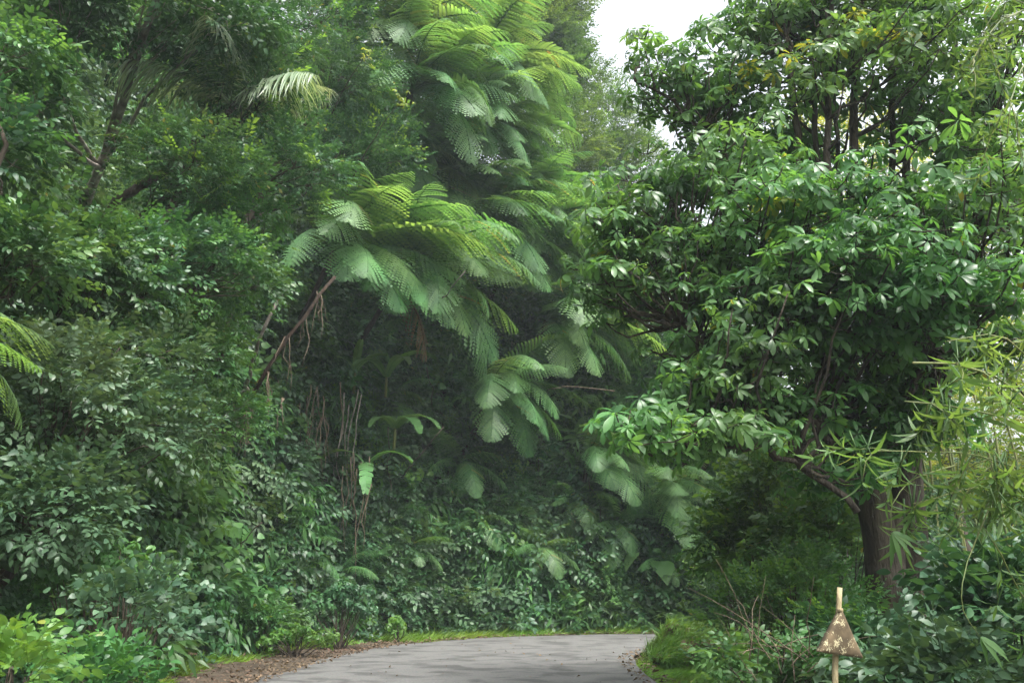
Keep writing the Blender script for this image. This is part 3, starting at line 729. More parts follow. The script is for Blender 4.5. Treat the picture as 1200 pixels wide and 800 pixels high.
# scattered yellowing young shoots near the top and on the flanks
m_ = gB.random(60)
for px, py, Y_ in [(925, 70, 10.8), (1020, 45, 10.4), (1065, 40, 10.5), (880, 80, 10.9), (1000, 15, 10.6), (860, 395, 10), (700, 300, 10.8), (905, 240, 9.6)]:
    c = at(px, py, Y_); P = c + gB.normal(0, .12, (3, 3)); spray(B, P, np.tile([.1, -.2, 1.], (3, 1)), .2, 'ros', M['leaf_yellow'], gB)
TWG.obj('twigs', e); B.obj('crown', e); print('big tree tris', B.tris())

A = Acc(big_base); q = np.concatenate([refine(trunkA, 40), refine(trunkB, 40)]); q = q[g2.integers(0, 80, 900)]
a_ = g2.uniform(0, 6.283, 900); d_ = np.stack([np.cos(a_), np.sin(a_), 0 * a_], 1); q = q + d_ * .26 + g2.normal(0, .05, (900, 3))
k_ = (q[:, 2] > .1) & (vnoise(q[:, 0] * 2 + 9, q[:, 2], .7, 3) > .5)
spray(A, q[k_], d_[k_] * .8 + [0, 0, -.4], .09, 'small', M['leaf_dark'], g2, up=d_[k_]); tag(A.obj('climbing_vine'), 'dark leafy vine climbing the trunk of the big tree', 'vine')

# ---- trees beyond the big tree, over the valley; backlight painted as yellow leaf colour
for i, (lab, bx, by, hgt, blobs, mat, sd_) in enumerate([
  ('sunlit yellow green tree seen between the stems of the big tree', 13.5, 26, 11, [pb(980, 190, 26, 110, 80, 2.5, 60), pb(1030, 320, 26, 120, 70, 2.5, 60)], 'leaf_yellow', 31),
  ('pale green tree behind the right part of the big tree', 19.5, 30, 10, [pb(1130, 210, 30, 90, 70, 3, 50), pb(1160, 300, 30, 100, 100, 3, 60), pb(1120, 420, 29, 90, 70, 3, 50)], 'leaf_yellow', 32),
  ('light green bush tree left behind the big tree trunk', 10.0, 24, 7, [pb(900, 400, 25, 70, 50, 1.8, 24), pb(960, 480, 24, 70, 60, 1.5, 26)], 'leaf_bright', 33),
  ('yellow green tree behind the bamboo at the right edge', 15.5, 21, 7, [pb(1190, 430, 21, 80, 70, 2, 34), pb(1230, 540, 21, 90, 60, 2, 26), pb(1120, 520, 22, 70, 60, 2, 22)], 'leaf_yellow', 34)]):
    b0 = onhill(bx, by)
    leafy_tree('valley_tree', lab, 'tree', b0, np.array([bx, by, blobs[0][0][2]]), .16, blobs, 'small', mat, .12, 14, .7, sd_, 'trees beyond the big tree')

# ---- tall misty trees behind the ferns at the centre
leafy_tree('tall_tree', 'tall misty green tree rising beside the gap of white sky', 'tree', onhill(2.0, 38), at(640, 60, 38), .32,
   [pb(672, 100, 39, 22, 50, 1.6, 30), pb(600, 30, 37, 75, 60, 2.6, 105), pb(640, 60, 38, 42, 80, 2.4, 98), pb(560, 110, 35, 50, 60, 2.0, 74), pb(640, 170, 38, 60, 60, 2.4, 95), pb(560, -30, 37, 90, 40, 2.4, 68),
    pb(665, 0, 38, 30, 30, 1.6, 37), pb(640, 250, 37, 50, 50, 2, 68)],
   'small', 'far_leaf', .16, 22, .80, 51, 'tall trees behind the ferns')
leafy_tree('tall_tree', 'thin crowned tree with light leaves in front of the white sky gap', 'tree', onhill(5.5, 42), at(728, 170, 42), .22,
   [pb(720, 150, 42, 40, 40, 2.0, 51), pb(735, 190, 42, 42, 30, 2.2, 51), pb(700, 215, 41, 45, 30, 2.2, 51), pb(705, 110, 42, 20, 22, 1.2, 13), pb(690, 270, 40, 50, 40, 2.0, 68)],
   'small', 'far_leaf', .15, 16, .75, 52, 'tall trees behind the ferns')
leafy_tree('tall_tree', 'light green tree low under the sky gap beside the big tree', 'tree', onhill(8.0, 36), at(770, 300, 36), .2,
   [pb(750, 300, 35, 60, 40, 2.2, 74), pb(790, 350, 34, 70, 45, 2.2, 81), pb(720, 350, 33, 50, 40, 2, 57), pb(820, 420, 33, 60, 45, 2.2, 61), pb(760, 400, 32, 50, 40, 2.2, 61), pb(880, 320, 38, 60, 50, 2.2, 51)],
   'small', 'leaf_mid', .12, 18, .75, 53, 'tall trees behind the ferns')
leafy_tree('tall_tree', 'dark slender tree standing between the topmost ferns and the tall misty tree', 'tree', onhill(-2.6, 33), at(520, 60, 32), .22,
   [pb(520, 20, 31, 50, 50, 2, 57), pb(540, 80, 31, 45, 50, 1.8, 57), pb(500, 150, 29, 50, 50, 1.8, 57)],
   'small', 'leaf_dark', .12, 18, .7, 54, 'tall trees behind the ferns')

# ---- canopy trees on the left bank
leafy_tree('bank_tree', 'leaning tree with pale brown trunk in the upper left canopy', 'tree', hit(92, 262), at(190, -20, 12.2), .12,
   [pb(60, 10, 12.5, 90, 45, 1.0, 30), pb(170, 5, 12.8, 90, 38, 1.0, 30), pb(20, 110, 12, 50, 35, .7, 14), pb(260, 20, 13, 50, 35, .8, 14)], 'ovate', 'leaf_dark', .13, 16, .42, 61, 'trees leaning out from the left bank', 'bark_pale', trunk_wob=.03)
leafy_tree('bank_tree', 'small leaved tree whose yellow green branch tips reach the ferns', 'tree', onhill(-9.5, 17), at(250, 150, 14.5), .13,
   [pb(245, 80, 14.8, 60, 40, 1.0, 24), pb(300, 130, 14.5, 60, 40, 1.2, 22), pb(345, 195, 14.5, 50, 26, .9, 20), pb(220, 200, 13.5, 90, 45, 1.1, 34), pb(330, 40, 15.5, 60, 40, 1.2, 28)],
   'small', 'leaf_dark', .10, 16, .42, 62, 'trees leaning out from the left bank', extra=('leaf_bright', 1.0, .12))
leafy_tree('bank_tree', 'leafy tree in front of the bank with a fine twiggy brown patch', 'tree', onhill(-7.9, 12.6), at(190, 290, 11.5), .10,
   [pb(80, 290, 10.5, 70, 35, .9, 20), pb(190, 310, 12.0, 80, 35, .9, 24), pb(270, 320, 13.0, 60, 30, .9, 24), pb(120, 340, 11, 80, 35, .9, 26)],
   'ovate', 'leaf_dark', .10, 15, .40, 63, 'trees leaning out from the left bank', extra=('leaf_mid', .9, .25))
leafy_tree('bank_tree', 'broad leaved small tree overhanging at the left edge', 'tree', onhill(-6.2, 9.5), at(-10, 250, 8.5), .09,
   [pb(-30, 170, 8.5, 50, 40, .6, 12), pb(20, 310, 8.5, 50, 35, .6, 16), pb(-20, 40, 8.5, 60, 50, .7, 14)],
   'ovate', 'leaf_dark', .10, 15, .36, 64, 'trees leaning out from the left bank', extra=('leaf_mid', 1.0, .2))
leafy_tree('bank_tree', 'dark tree filling the canopy between the palm frond and the ferns', 'tree', onhill(-8.5, 23), at(390, 60, 21), .15,
   [pb(370, 20, 21, 60, 50, 1.6, 34), pb(400, 90, 21, 50, 45, 1.4, 28), pb(430, 180, 22, 50, 50, 1.4, 30), pb(420, 5, 22, 40, 40, 1.4, 20)], 'small', 'leaf_dark', .12, 18, .5, 65, 'trees leaning out from the left bank', extra=('leaf_bright', 1, .12))
leafy_tree('bank_tree', 'glossy vine covered small tree low at the left edge', 'tree', onhill(-6.4, 10.5), at(110, 480, 9.5), .08,
   [pb(70, 470, 9.2, 90, 45, .7, 26), pb(160, 500, 10.5, 80, 55, .8, 28), pb(60, 600, 9, 80, 50, .7, 24), pb(150, 420, 10.5, 70, 30, .7, 18)],
   'ovate', 'leaf_blue', .10, 16, .36, 66, 'trees leaning out from the left bank')
leafy_tree('bank_tree', 'fine leaved tree leaning from the bank above the bare stems', 'tree', onhill(-8.3, 16.2), at(260, 420, 14.5), .08,
   [pb(210, 420, 13.5, 80, 40, .8, 28), pb(250, 500, 14, 60, 40, .8, 24), pb(300, 250, 15.5, 40, 40, .9, 18), pb(240, 370, 14, 60, 30, .8, 20)],
   'ovate', 'leaf_mid', .085, 14, .40, 67, 'trees leaning out from the left bank')

# ------------------------------------------------------------------ palm with one bright frond
def palm_frond(name, L, g, e0, bend, mat):
    A = Acc(); n = 20; t = np.linspace(0, 1, n); ang = np.radians(e0 - bend * t); ds = L / (n - 1)
    pts = np.stack([np.r_[0, np.cumsum(np.cos(ang[:-1]) * ds)], 0 * t, np.r_[0, np.cumsum(np.sin(ang[:-1]) * ds)]], 1)
    A.raw(stem_tpl(pts[::2], .022, .006, 5), mat, .1); lf = leaf(1, .048, LAN, .4, .5)
    for q in np.linspace(.15, 1, 46):
        P0 = np.array([np.interp(q, t, pts[:, k]) for k in range(3)]); a = np.interp(q, t, ang)
        al = np.array([math.cos(a), 0, math.sin(a)]); l_ = L * .34 * (math.sin(math.pi * min(q * .9 + .08, 1)) ** .6 + .1)
        for s in (1, -1):
            d = unit(np.array([0, s, 0]) * .7 + al * .55 - np.array([0, 0, g.uniform(.25, .6)]))
            A.raw(xform(lf, P0, frames(d, np.array([0, 0, 1.]) + .2 * g.normal(size=3)), l_, g.random()), mat)
    return A.mesh(name)
pc = at(272, 128, 14.6); pbase = onhill(-9.3, 18.6)
e = empty('palm', pbase, 'slim palm with one shiny pale frond hanging out of the left canopy', 'palm')
A = Acc(pbase); A.raw(tube(curve_pts(pbase - np.array([0, 0, .2]), pc, 14, 0, .04), np.linspace(.09, .06, 14), 9), M['bark_pale']); A.obj('trunk', e)
gp = np.random.default_rng(4)
for az, e0, bd in [(-35, 25, 60), (40, 60, 60), (95, 55, 70), (150, 60, 70), (-150, 45, 80), (-85, 55, 90)]:
    me = palm_frond('palm_frond', 2.5, gp, e0, bd, M['palm_leaf'])
    o = bpy.data.objects.new('frond', me); COL.objects.link(o); o.parent = e
    o.location = tuple(pc - pbase); o.rotation_euler = (0, 0, R(az))

# ------------------------------------------------------------------ bare leaning stems, twigs, hanging dead vines
def pole_obj(name, label, cat, pts, rad, mat, n=9, group=None, wob=.02, fibres=0, seed=0):
    g = np.random.default_rng(seed); p = refine(np.array(pts), 16, wob, g); A = Acc(p[0])
    A.raw(tube(p, np.linspace(rad[0], rad[1], 16) * (1 + .08 * g.normal(size=16)), n), M[mat])
    for i in range(fibres):
        k = g.integers(6, 15); p0 = p[k] + g.normal(0, rad[0] * .5, 3); p1 = p0 + np.array([g.normal(0, .1), g.normal(0, .1), -g.uniform(.4, 1.1)])
        A.raw(tube(curve_pts(p0, p1, 6, 0, .04, g), np.linspace(.014, .004, 6), 4), M['dead'])
    return tag(A.obj(name), label, cat, group)
pole_obj('leaning_trunk', 'thin pale lichen spotted stem leaning left of the fern trunk', 'trunk', [hit(283, 470, .3), at(300, 410, 15.2), at(318, 372, 15.2), at(333, 338, 15.3)], (.055, .03), 'bark_pale', group='bare stems on the bank', seed=3)
pole_obj('leaning_trunk', 'brown leaning trunk with hanging fibres below the lowest left tree fern', 'trunk', [hit(284, 500, .2), at(292, 470, 15.3), at(318, 410, 15.4), at(352, 375, 15.8), at(392, 325, 17)], (.055, .035), 'fern_trunk', group='bare stems on the bank', fibres=34, wob=.05, seed=4)
pole_obj('dead_branch', 'bare pale twig lying level in front of the shaded slope', 'branch', [hit(642, 456, 1.8), at(665, 452, 22), at(690, 455, 21.5), at(720, 458, 21)], (.03, .012), 'dead', group='dead branches on the bank', seed=5)
pole_obj('dead_branch', 'straight dry stick poking out of the low leaves on the left', 'branch', [hit(276, 646, .2), at(290, 630, 16), at(307, 612, 15.6)], (.018, .010), 'dead', group='dead branches on the bank', seed=6)
pole_obj('dead_branch', 'slanting dry stick in the shade under the ferns', 'branch', [hit(470, 560, .3), at(490, 535, 21), at(520, 500, 20.5)], (.025, .012), 'bark', group='dead branches on the bank', seed=7)
pole_obj('dead_branch', 'grey slanting branch beside the dark hollow', 'branch', [hit(500, 370, .5), at(522, 345, 21), at(545, 318, 20.5)], (.03, .012), 'bark_pale', group='dead branches on the bank', seed=8)
gv = np.random.default_rng(9)
for lab, px, py, n, L_, m_ in [
  ('curtain of dead brown stems hanging left of the torn leaf', 372, 480, 12, 1.9, 'dead'), ('pale dead stems hanging just right of the brown curtain', 398, 480, 7, 2.3, 'bark_pale'),
  ('dead brown stems trailing down behind the hanging torn leaf', 408, 560, 8, 2.2, 'dead'), ('brown root fibres hanging below the base of the leaning trunks', 292, 490, 12, .9, 'dead')]:
    c = hit(px, py, 2.3); L_ *= 1.5; A = Acc(c)
    for i in range(n):
        p0 = c + np.array([gv.normal(0, .40), gv.normal(0, .15), gv.uniform(-.2, .8)]); p1 = p0 + np.array([gv.normal(0, .12), gv.normal(0, .1), -L_ * gv.uniform(.5, 1)])
        A.raw(tube(curve_pts(p0, p1, 8, 0, .05, gv), np.linspace(.022, .007, 8), 5), M[m_])
    tag(A.obj('dead_vines'), lab, 'dead stems', 'hanging dead stems')

for px, py, L_, wh in [(520, 300, 4, 'topmost beside the grey slanting branch'), (548, 330, 4.5, 'just right of the grey slanting branch'), (600, 400, 3.5, 'left of the level bare twig'),
      (455, 500, 3, 'right of the torn leaf plant'), (640, 480, 3, 'under the level bare twig'), (330, 560, 2.2, 'farthest left, under the leaning trunks'), (500, 430, 3.5, 'above the slanting dry stick in the shade'), (690, 560, 2.5, 'farthest right, by the shaded tree fern')]:
    c = hit(px, py, 2.0); A = Acc(c); A.raw(tube(curve_pts(c, c + np.array([gv.normal(0, .5), gv.normal(0, .2), -L_]), 14, 0, .07, gv), np.linspace(.018, .010, 14), 5), M['bark'])
    tag(A.obj('hanging_vine'), 'thin brown hanging vine ' + wh, 'vine', 'thin vines hanging over the bank')

# ------------------------------------------------------------------ broad leaved plants
def broad_leaf(L, W, torn, g, droop=1.0):
    """long blade with midrib; torn edges cut into strips"""
    n = 22; V, F = [], []
    t = np.linspace(0, 1, n + 1); ang = np.radians(55 - 120 * droop * t ** .9); x = np.r_[0, np.cumsum(np.cos(ang[:-1]) / n)] * L; z = np.r_[0, np.cumsum(np.sin(ang[:-1]) / n)] * L
    hw = W / 2 * np.clip(np.sin(math.pi * np.clip(t * .93 + .05, 0, 1)), 0, 1) ** .45
    for s in (1, -1):
        for i in range(n):
            gap = .12 * g.random() if g.random() < torn else 0; dz = -g.uniform(.1, .5) * torn
            a = len(V); x1 = x[i + 1] - (x[i + 1] - x[i]) * gap; z1 = z[i + 1] - (z[i + 1] - z[i]) * gap
            ln = 1 - (g.random() * .25 if torn else 0)
            V += [(x[i], 0, z[i]), (x[i + 1], 0, z[i + 1]), (x1 + .04 * L, s * hw[i + 1] * ln, z1 + .10 * W + dz * W * .5), (x[i] + .04 * L, s * hw[i] * ln, z[i] + .10 * W + dz * W * .5)]
            F.append((a, a + 1, a + 2, a + 3))
    tb = tube(np.stack([x, 0 * x, z - .004], 1)[::2], np.linspace(.014, .003, len(x[::2])), 5)
    return join([Tpl(V, F, g.uniform(.3, .7, len(V))), Tpl(tb.v, [tuple(q) for q in np.split(tb.lp, np.cumsum(tb.sz)[:-1])], np.full(len(tb.v), .1))])
def broad_plant(name, label, cat, P, leaves, seed, mat='banana', stem=.35, group='broad leaved plants on the bank'):
    g = np.random.default_rng(seed); P = np.asarray(P, float); e = empty(name, P, label, cat, group)
    A = Acc(); A.raw(tube([(0, 0, -.3), (.02, -.05, stem * .5), (.03, -.12, stem)], [.05, .045, .03], 8), M['culm']); A.obj('stem', e)
    for az, tilt, L_, W_, torn, dr in leaves:
        L_ *= 1.3; W_ *= 1.3
        A = Acc(); A.raw(broad_leaf(L_, W_, torn, g, dr), M[mat]); o = A.obj('leaf', e)
        o.location = (.03, -.12, stem - .02); o.rotation_euler = (0, R(tilt), R(az))
broad_plant('heliconia', 'plant with a long torn leaf hanging straight down over the dark slope', 'plant', hit(428, 560, 2.2), [(-80, 40, 1.7, .36, .7, .7), (-20, 0, 1.3, .3, .4, .9), (170, -10, 1.2, .28, .3, .9)], 1)
broad_plant('heliconia', 'plant with paired pale drooping leaves just right of the torn leaf plant', 'plant', hit(462, 515, 2.4), [(-60, 20, 1.6, .34, .2, .8), (-35, 10, 1.5, .32, .3, .85), (-110, 15, 1.3, .3, .2, .8), (120, -10, 1.1, .26, 0, .8)], 2)
broad_plant('heliconia', 'shaded broad leaved plant with dark leaves above the paired leaf plant', 'plant', hit(452, 455, 2.2), [(-60, 0, 1.6, .26, 0, .9), (-30, -10, 1.7, .26, 0, .9), (-120, 0, 1.4, .26, 0, .9)], 3)
broad_plant('heliconia', 'upright leaved plant in the shade left of the hanging dead stems', 'plant', hit(415, 450, 1.8), [(-70, -25, 1.0, .2, 0, .6), (-20, -10, 1.0, .2, 0, .7), (160, -20, .9, .2, 0, .7)], 4)
# elephant-ear plants
EAR = leaf(1, .9, [(.02, .34), (.18, .5), (.45, .44), (.75, .22)], .12, .35, 0)
def ear_plant(label, P, n, size, seed, mat='banana', group='elephant ear plants'):
    g = np.random.default_rng(seed); P = np.asarray(P, float); e = empty('elephant_ear_plant', P, label, 'plant', group)
    for i in range(n):
        az = -math.pi / 2 + (i - n / 2 + .5) * 1.1 + g.normal(0, .2); h = size * g.uniform(.9, 1.5); tip = np.array([math.cos(az) * h * .6, math.sin(az) * h * .6, h])
        A = Acc(); A.raw(tube(curve_pts((0, 0, 0), tip, 7, .1, 0), np.linspace(.016, .008, 7), 5), M['culm'])
        A.raw(xform(EAR, tip - np.array([0, 0, 0]), frames(np.array([math.cos(az), math.sin(az), -.7]), np.array([math.cos(az) * .5, math.sin(az) * .5, 1])), size * g.uniform(.8, 1.1), g.random()), M[mat]); A.obj('leaf', e)
ear_plant('elephant ear plant with large jagged leaf above the bend of the road', hit(768, 694, .5), 3, .85, 1)
ear_plant('elephant ear plant with hanging leaves left of the hanging dead stems', hit(330, 522, .6), 3, .6, 2)
ear_plant('elephant ear plant in the low leaves beside the rocks', np.array([-6.05, 18.4, .05]), 4, .35, 3)
ear_plant('elephant ear plant with round leaves in the shade beneath the bare stems', hit(388, 445, .6), 2, .5, 4)

# ------------------------------------------------------------------ shrubs and bushes that stand apart
def shrub(label, c, rad, kind, mat, size, n, per, seed, name='shrub', cat='shrub', group=None, clump=.3, extra=None, up=.35, ground=None):
    g = np.random.default_rng(seed); c = np.asarray(c, float); rad = np.asarray(rad, float)
    b0 = c - np.array([0, 0, rad[2]]) if ground is None else np.asarray(ground, float)
    e = empty(name, b0, label, cat, group); A = Acc(b0); B = Acc(b0)
    d = unit(g.normal(0, 1, (n, 3))); d[:, 2] = np.abs(d[:, 2]) * 1.2 - .25; C = c + d * (g.uniform(.2, 1, (n, 1)) ** .5) * rad
    for q in C[:26]:
        A.raw(tube(curve_pts(b0 + g.normal(0, .06, 3) * [1, 1, 0], q, 7, .05, .03, g), np.linspace(.016, .005, 7), 4), M['bark'])
    P, D = clump_pts(C, clump * g.uniform(.6, 1.3, n), per, g)
    D = unit(D + np.repeat(unit(C - c), per, 0) * .5 + np.array([0, 0, up])); tone = np.repeat(g.random(n), per)
    spray(B, P, D, size, kind, M[mat], g, tone=tone)
    if extra:
        m = g.random(len(P)) < extra[1]; spray(B, P[m] + D[m] * .05, D[m], size, kind, M[extra[0]], g)
    A.obj('stems', e); B.obj('foliage', e)
sh = [
 ('bright leafy plant with long narrow leaves in the lower left corner', at(22, 800, 5.4), (.20, .3, .20), 'ovate', 'leaf_bright', .085, 12, 6, 1, .2),
 ('grey green shrub with round leaves left of the rocks', at(155, 730, 8.2), (.5, .5, .35), 'heart', 'leaf_blue', .075, 22, 8, 2, .24),
 ('light green bush at the bottom edge below the round leaved shrub', at(120, 815, 7.2), (.5, .5, .25), 'ovate', 'leaf_mid', .085, 18, 9, 3, .2),
 ('tall pale shrub behind the corner plant on the left', at(120, 680, 9.5), (.6, .5, .4), 'tri', 'leaf_mid', .10, 26, 9, 4, .28),
 ('cluster of drooping pale leaves on the left bank below the fine leaved tree', hit(235, 590, .5), (.7, .4, .6), 'tri', 'leaf_mid', .16, 22, 9, 5, .3),
 ('bright low weeds beside the brown soil edge', at(345, 752, 19.0), (.9, .5, .35), 'tri', 'leaf_bright', .10, 26, 9, 6, .22),
 ('yellow green low bush above the rocks', at(300, 735, 19.5), (.9, .5, .55), 'ovate', 'leaf_mid', .10, 26, 9, 7, .26),
 ('leafy bush at the foot of the bank where the soil edge meets the grass', at(400, 715, 21.0), (.9, .5, .6), 'tri', 'leaf_dark', .13, 26, 9, 8, .3),
 ('star leaved small plant standing in the verge grass', at(468, 735, 23.6), (.3, .25, .3), 'tri', 'leaf_bright', .13, 7, 6, 9, .15),
 ('light green shrub on the dark slope right of the hanging torn leaf', hit(530, 590, .5), (.8, .5, .6), 'small', 'leaf_mid', .09, 24, 12, 10, .3),
 ('bush with pale tips above the verge in the centre of the picture', hit(585, 650, .5), (1.0, .6, .7), 'tri', 'leaf_mid', .12, 26, 9, 11, .32),
 ('grey green bush left of the bend of the road', hit(700, 690, .5), (1.1, .6, .7), 'ovate', 'leaf_dark', .11, 26, 10, 12, .32),
 ('bush with light leaf tips over the grassy mound', at(860, 680, 18.8), (.8, .7, .7), 'small', 'leaf_mid', .08, 30, 14, 13, .3),
 ('dark glossy bush between the mound and the big tree', at(890, 660, 15), (1.2, .9, 1.0), 'ovate', 'leaf_mid', .12, 44, 11, 14, .30),
 ('bright green bush left of the big tree trunk', at(915, 580, 14.5), (.8, .9, .8), 'ovate', 'leaf_mid', .12, 26, 10, 15, .32),
 ('mid green bush filling the space left of the big tree trunk', at(975, 640, 13.2), (.8, .7, .8), 'ovate', 'leaf_mid', .11, 34, 11, 24, .3),
 ('tangle of small leaves behind the triangular post board', at(930, 730, 11), (1.0, .8, .7), 'small', 'leaf_mid', .07, 40, 16, 16, .3),
 ('dark bush at the foot of the big tree', at(1000, 775, 10.2), (.6, .5, .4), 'ovate', 'leaf_dark', .10, 22, 11, 17, .3),
 ('low dark bush right of the post at the bottom edge', at(1110, 815, 7.6), (.8, .6, .35), 'ovate', 'leaf_blue', .12, 26, 10, 18, .26),
 ('leafy bush under the bamboo at the right edge', at(1190, 740, 8.2), (.6, .6, .55), 'ovate', 'leaf_dark', .12, 30, 10, 19, .3),
 ('low weeds at the bottom edge left of the post', at(905, 805, 9.2), (.7, .6, .35), 'ovate', 'leaf_mid', .09, 24, 10, 20, .24),
 ('creeper bush draped on the slope right of the bend', hit(900, 560, .5), (1.4, .9, 1.3), 'small', 'leaf_mid', .10, 50, 14, 21, .4),
 ('pale creeper covered bush high behind the bend', at(960, 640, 22), (1.4, .9, 1.2), 'small', 'leaf_bright', .09, 44, 14, 22, .4)]
for lab, c, rad, kind, mat, size, n, per, sd_, cl in sh:
    c = np.array(c); slope_ = hill(c[0], c[1]) > .6; gz = float(hill(c[0], c[1]))
    shrub(lab, c, rad, kind, mat, size, n, per, sd_ + 300, clump=cl, extra=(('leaf_bright', .4) if sd_ in (13, 14, 15, 16, 24) else None), group='shrubs beside the road', ground=(c + np.array([-.3, .5, -.4])) if slope_ else (c[0], c[1], min(gz, c[2] - rad[2] * .5)))

# yellow flowering shoots among the ferns
for lab, px, py in [('small yellow flowered shoot between the two topmost ferns', 470, 116), ('tiny yellow flowered shoot left of the topmost fern', 430, 62)]:
    c = at(px, py, 18.6); g = np.random.default_rng(px); A = Acc(c); P = c + g.normal(0, .14, (12, 3))
    spray(A, P, np.tile([.3, -.6, .4], (12, 1)), .09, 'tri', M['leaf_yellow'], g)
    b_ = c + np.array([-1.6, 2.6, -.8]); A.raw(tube(curve_pts(b_, c, 8, .2, .03, g), np.linspace(.02, .006, 8), 4), M['bark'])
    tag(A.obj('flowering_shoot'), lab, 'flowers', 'yellow flowered shoots')

# ------------------------------------------------------------------ rocks and mound
def rock(name, label, c, s, seed, mat, cat='rock', group=None, sub=4, amp=.28):
    import bmesh
    from mathutils import noise
    bm = bmesh.new(); bmesh.ops.create_icosphere(bm, subdivisions=sub, radius=1)
    for v in bm.verts:
        n = noise.noise(v.co * 1.3 + Vector((seed * 7, 0, 0))) + .5 * noise.noise(v.co * 3.1 + Vector((0, seed * 5, 0))) + .2 * noise.noise(v.co * 8)
        v.co *= 1 + amp * n; v.co = Vector((v.co.x * s[0], v.co.y * s[1], v.co.z * s[2]))
    me = bpy.data.meshes.new(name); bm.to_mesh(me); bm.free(); me.materials.append(M[mat])
    for p_ in me.polygons: p_.use_smooth = True
    o = bpy.data.objects.new(name, me); COL.objects.link(o); o.location = tuple(c); return tag(o, label, cat, group)
rock('rock', 'dark mossy rock with a shadowed hollow at the foot of the bank', at(247, 772, 18.4), (.42, .35, .30), 1, 'rock', group='rocks at the foot of the bank')
rock('rock', 'reddish brown rock left of the dark mossy rock', at(212, 776, 17.6), (.40, .3, .28), 2, 'earth', group='rocks at the foot of the bank')
mc = np.array([3.75, 17.8, .12])
mound = rock('mound', None, mc, (1.0, 1.3, .56), 5, 'earth', cat=None, sub=5, amp=.55); mound['kind'] = 'structure'
A = Acc(); g = np.random.default_rng(55)
mv = np.array([v_.co[:] for v_ in mound.data.vertices]); mn = np.array([v_.normal[:] for v_ in mound.data.vertices])
k_ = g.integers(0, len(mv), 9000); P = mv[k_] + g.normal(0, .03, (9000, 3)); d = mn[k_]
bare = (P[:, 1] < -.35) & (np.abs(P[:, 0] + .05) < .6) & (P[:, 2] < .42) & (vnoise(P[:, 0], P[:, 2], .25, 4) > .25)
keep = (P[:, 2] > -.2) & (~bare | (g.random(len(P)) < .05)); P = P[keep] + mc; d = d[keep]
spray(A, P, unit(d * .8 + np.array([0, 0, .8])), .22, 'blade', M['leaf_bright'], g, up=(1, 0, 0), jitter=.4, sj=.5)
k2 = g.random(len(P)) < .12
spray(A, P[k2] + d[k2] * .05, unit(d[k2] + np.array([0, 0, 1.])), .06, 'ros_low', M['leaf_bright'], g)
tag(A.obj('mound_grass'), 'bright yellow green grass and moss on the earth mound', 'grass', kind='stuff')

# ------------------------------------------------------------------ marker post with a triangular board
mm, t, o = new_mat('lichen spotted board'); N = t.nodes.new; L = t.links.new
tc = N('ShaderNodeTexCoord'); n1 = N('ShaderNodeTexNoise'); n1.inputs['Scale'].default_value = 9; n1.inputs['Detail'].default_value = 6
L(tc.outputs['Object'], n1.inputs['Vector']); r1 = N('ShaderNodeValToRGB'); e_ = r1.color_ramp.elements
e_[0].position = .35; e_[0].color = (.075, .055, .030, 1); e_[1].position = .65; e_[1].color = (.17, .125, .07, 1); L(n1.outputs['Fac'], r1.inputs[0])
vo = N('ShaderNodeTexVoronoi'); vo.inputs['Scale'].default_value = 17; vo.inputs['Randomness'].default_value = 1
n3 = N('ShaderNodeTexNoise'); n3.inputs['Scale'].default_value = 20; n3.inputs['Detail'].default_value = 3
mp = N('ShaderNodeMix'); mp.data_type = 'RGBA'; mp.inputs[0].default_value = .12; L(tc.outputs['Object'], mp.inputs[6]); L(n3.outputs['Color'], mp.inputs[7]); L(mp.outputs[2], vo.inputs['Vector'])
r2 = N('ShaderNodeValToRGB'); r2.color_ramp.elements[0].position = .26; r2.color_ramp.elements[0].color = (1, 1, 1, 1); r2.color_ramp.elements[1].position = .36; r2.color_ramp.elements[1].color = (0, 0, 0, 1)
L(vo.outputs['Distance'], r2.inputs[0])
n4 = N('ShaderNodeTexNoise'); n4.inputs['Scale'].default_value = 6; L(tc.outputs['Object'], n4.inputs['Vector'])
m4 = N('ShaderNodeMath'); m4.operation = 'GREATER_THAN'; m4.inputs[1].default_value = .40; L(n4.outputs['Fac'], m4.inputs[0])
m5 = N('ShaderNodeMath'); m5.operation = 'MULTIPLY'; L(r2.outputs[0], m5.inputs[0]); L(m4.outputs[0], m5.inputs[1])
mx = N('ShaderNodeMix'); mx.data_type = 'RGBA'; L(m5.outputs[0], mx.inputs[0]); L(r1.outputs[0], mx.inputs[6]); mx.inputs[7].default_value = (.50, .45, .28, 1)
p = N('ShaderNodeBsdfPrincipled'); p.inputs['Roughness'].default_value = .85; L(mx.outputs[2], p.inputs['Base Color'])
b = N('ShaderNodeBump'); b.inputs['Strength'].default_value = .5; b.inputs['Distance'].default_value = .01; L(n1.outputs['Fac'], b.inputs['Height']); L(b.outputs[0], p.inputs['Normal'])
L(p.outputs[0], o.inputs[0]); M['board'] = mm
M['post'] = noise_mat('weathered yellowish post', (.20, .16, .08), (.38, .32, .19), 9, .8, .4, (.44, .40, .28), stretch=(1, 1, .4))
SY = 7.0
s0 = at(978, 800, SY); gz = float(hill(s0[0], SY)); pb0 = np.array([s0[0] - .02, SY, gz])
e = empty('marker_post', pb0, 'short roadside post carrying a lichen spotted brown triangular board', 'marker post')
A = Acc(pb0)
A.raw(tube(refine(np.array([pb0 - [0, 0, .3], at(977, 800, SY), at(979, 768, SY), at(982, 730, SY), at(984, 688, SY)]), 16, .0012), np.linspace(.030, .020, 16), 12), M['post']); A.obj('post', e)
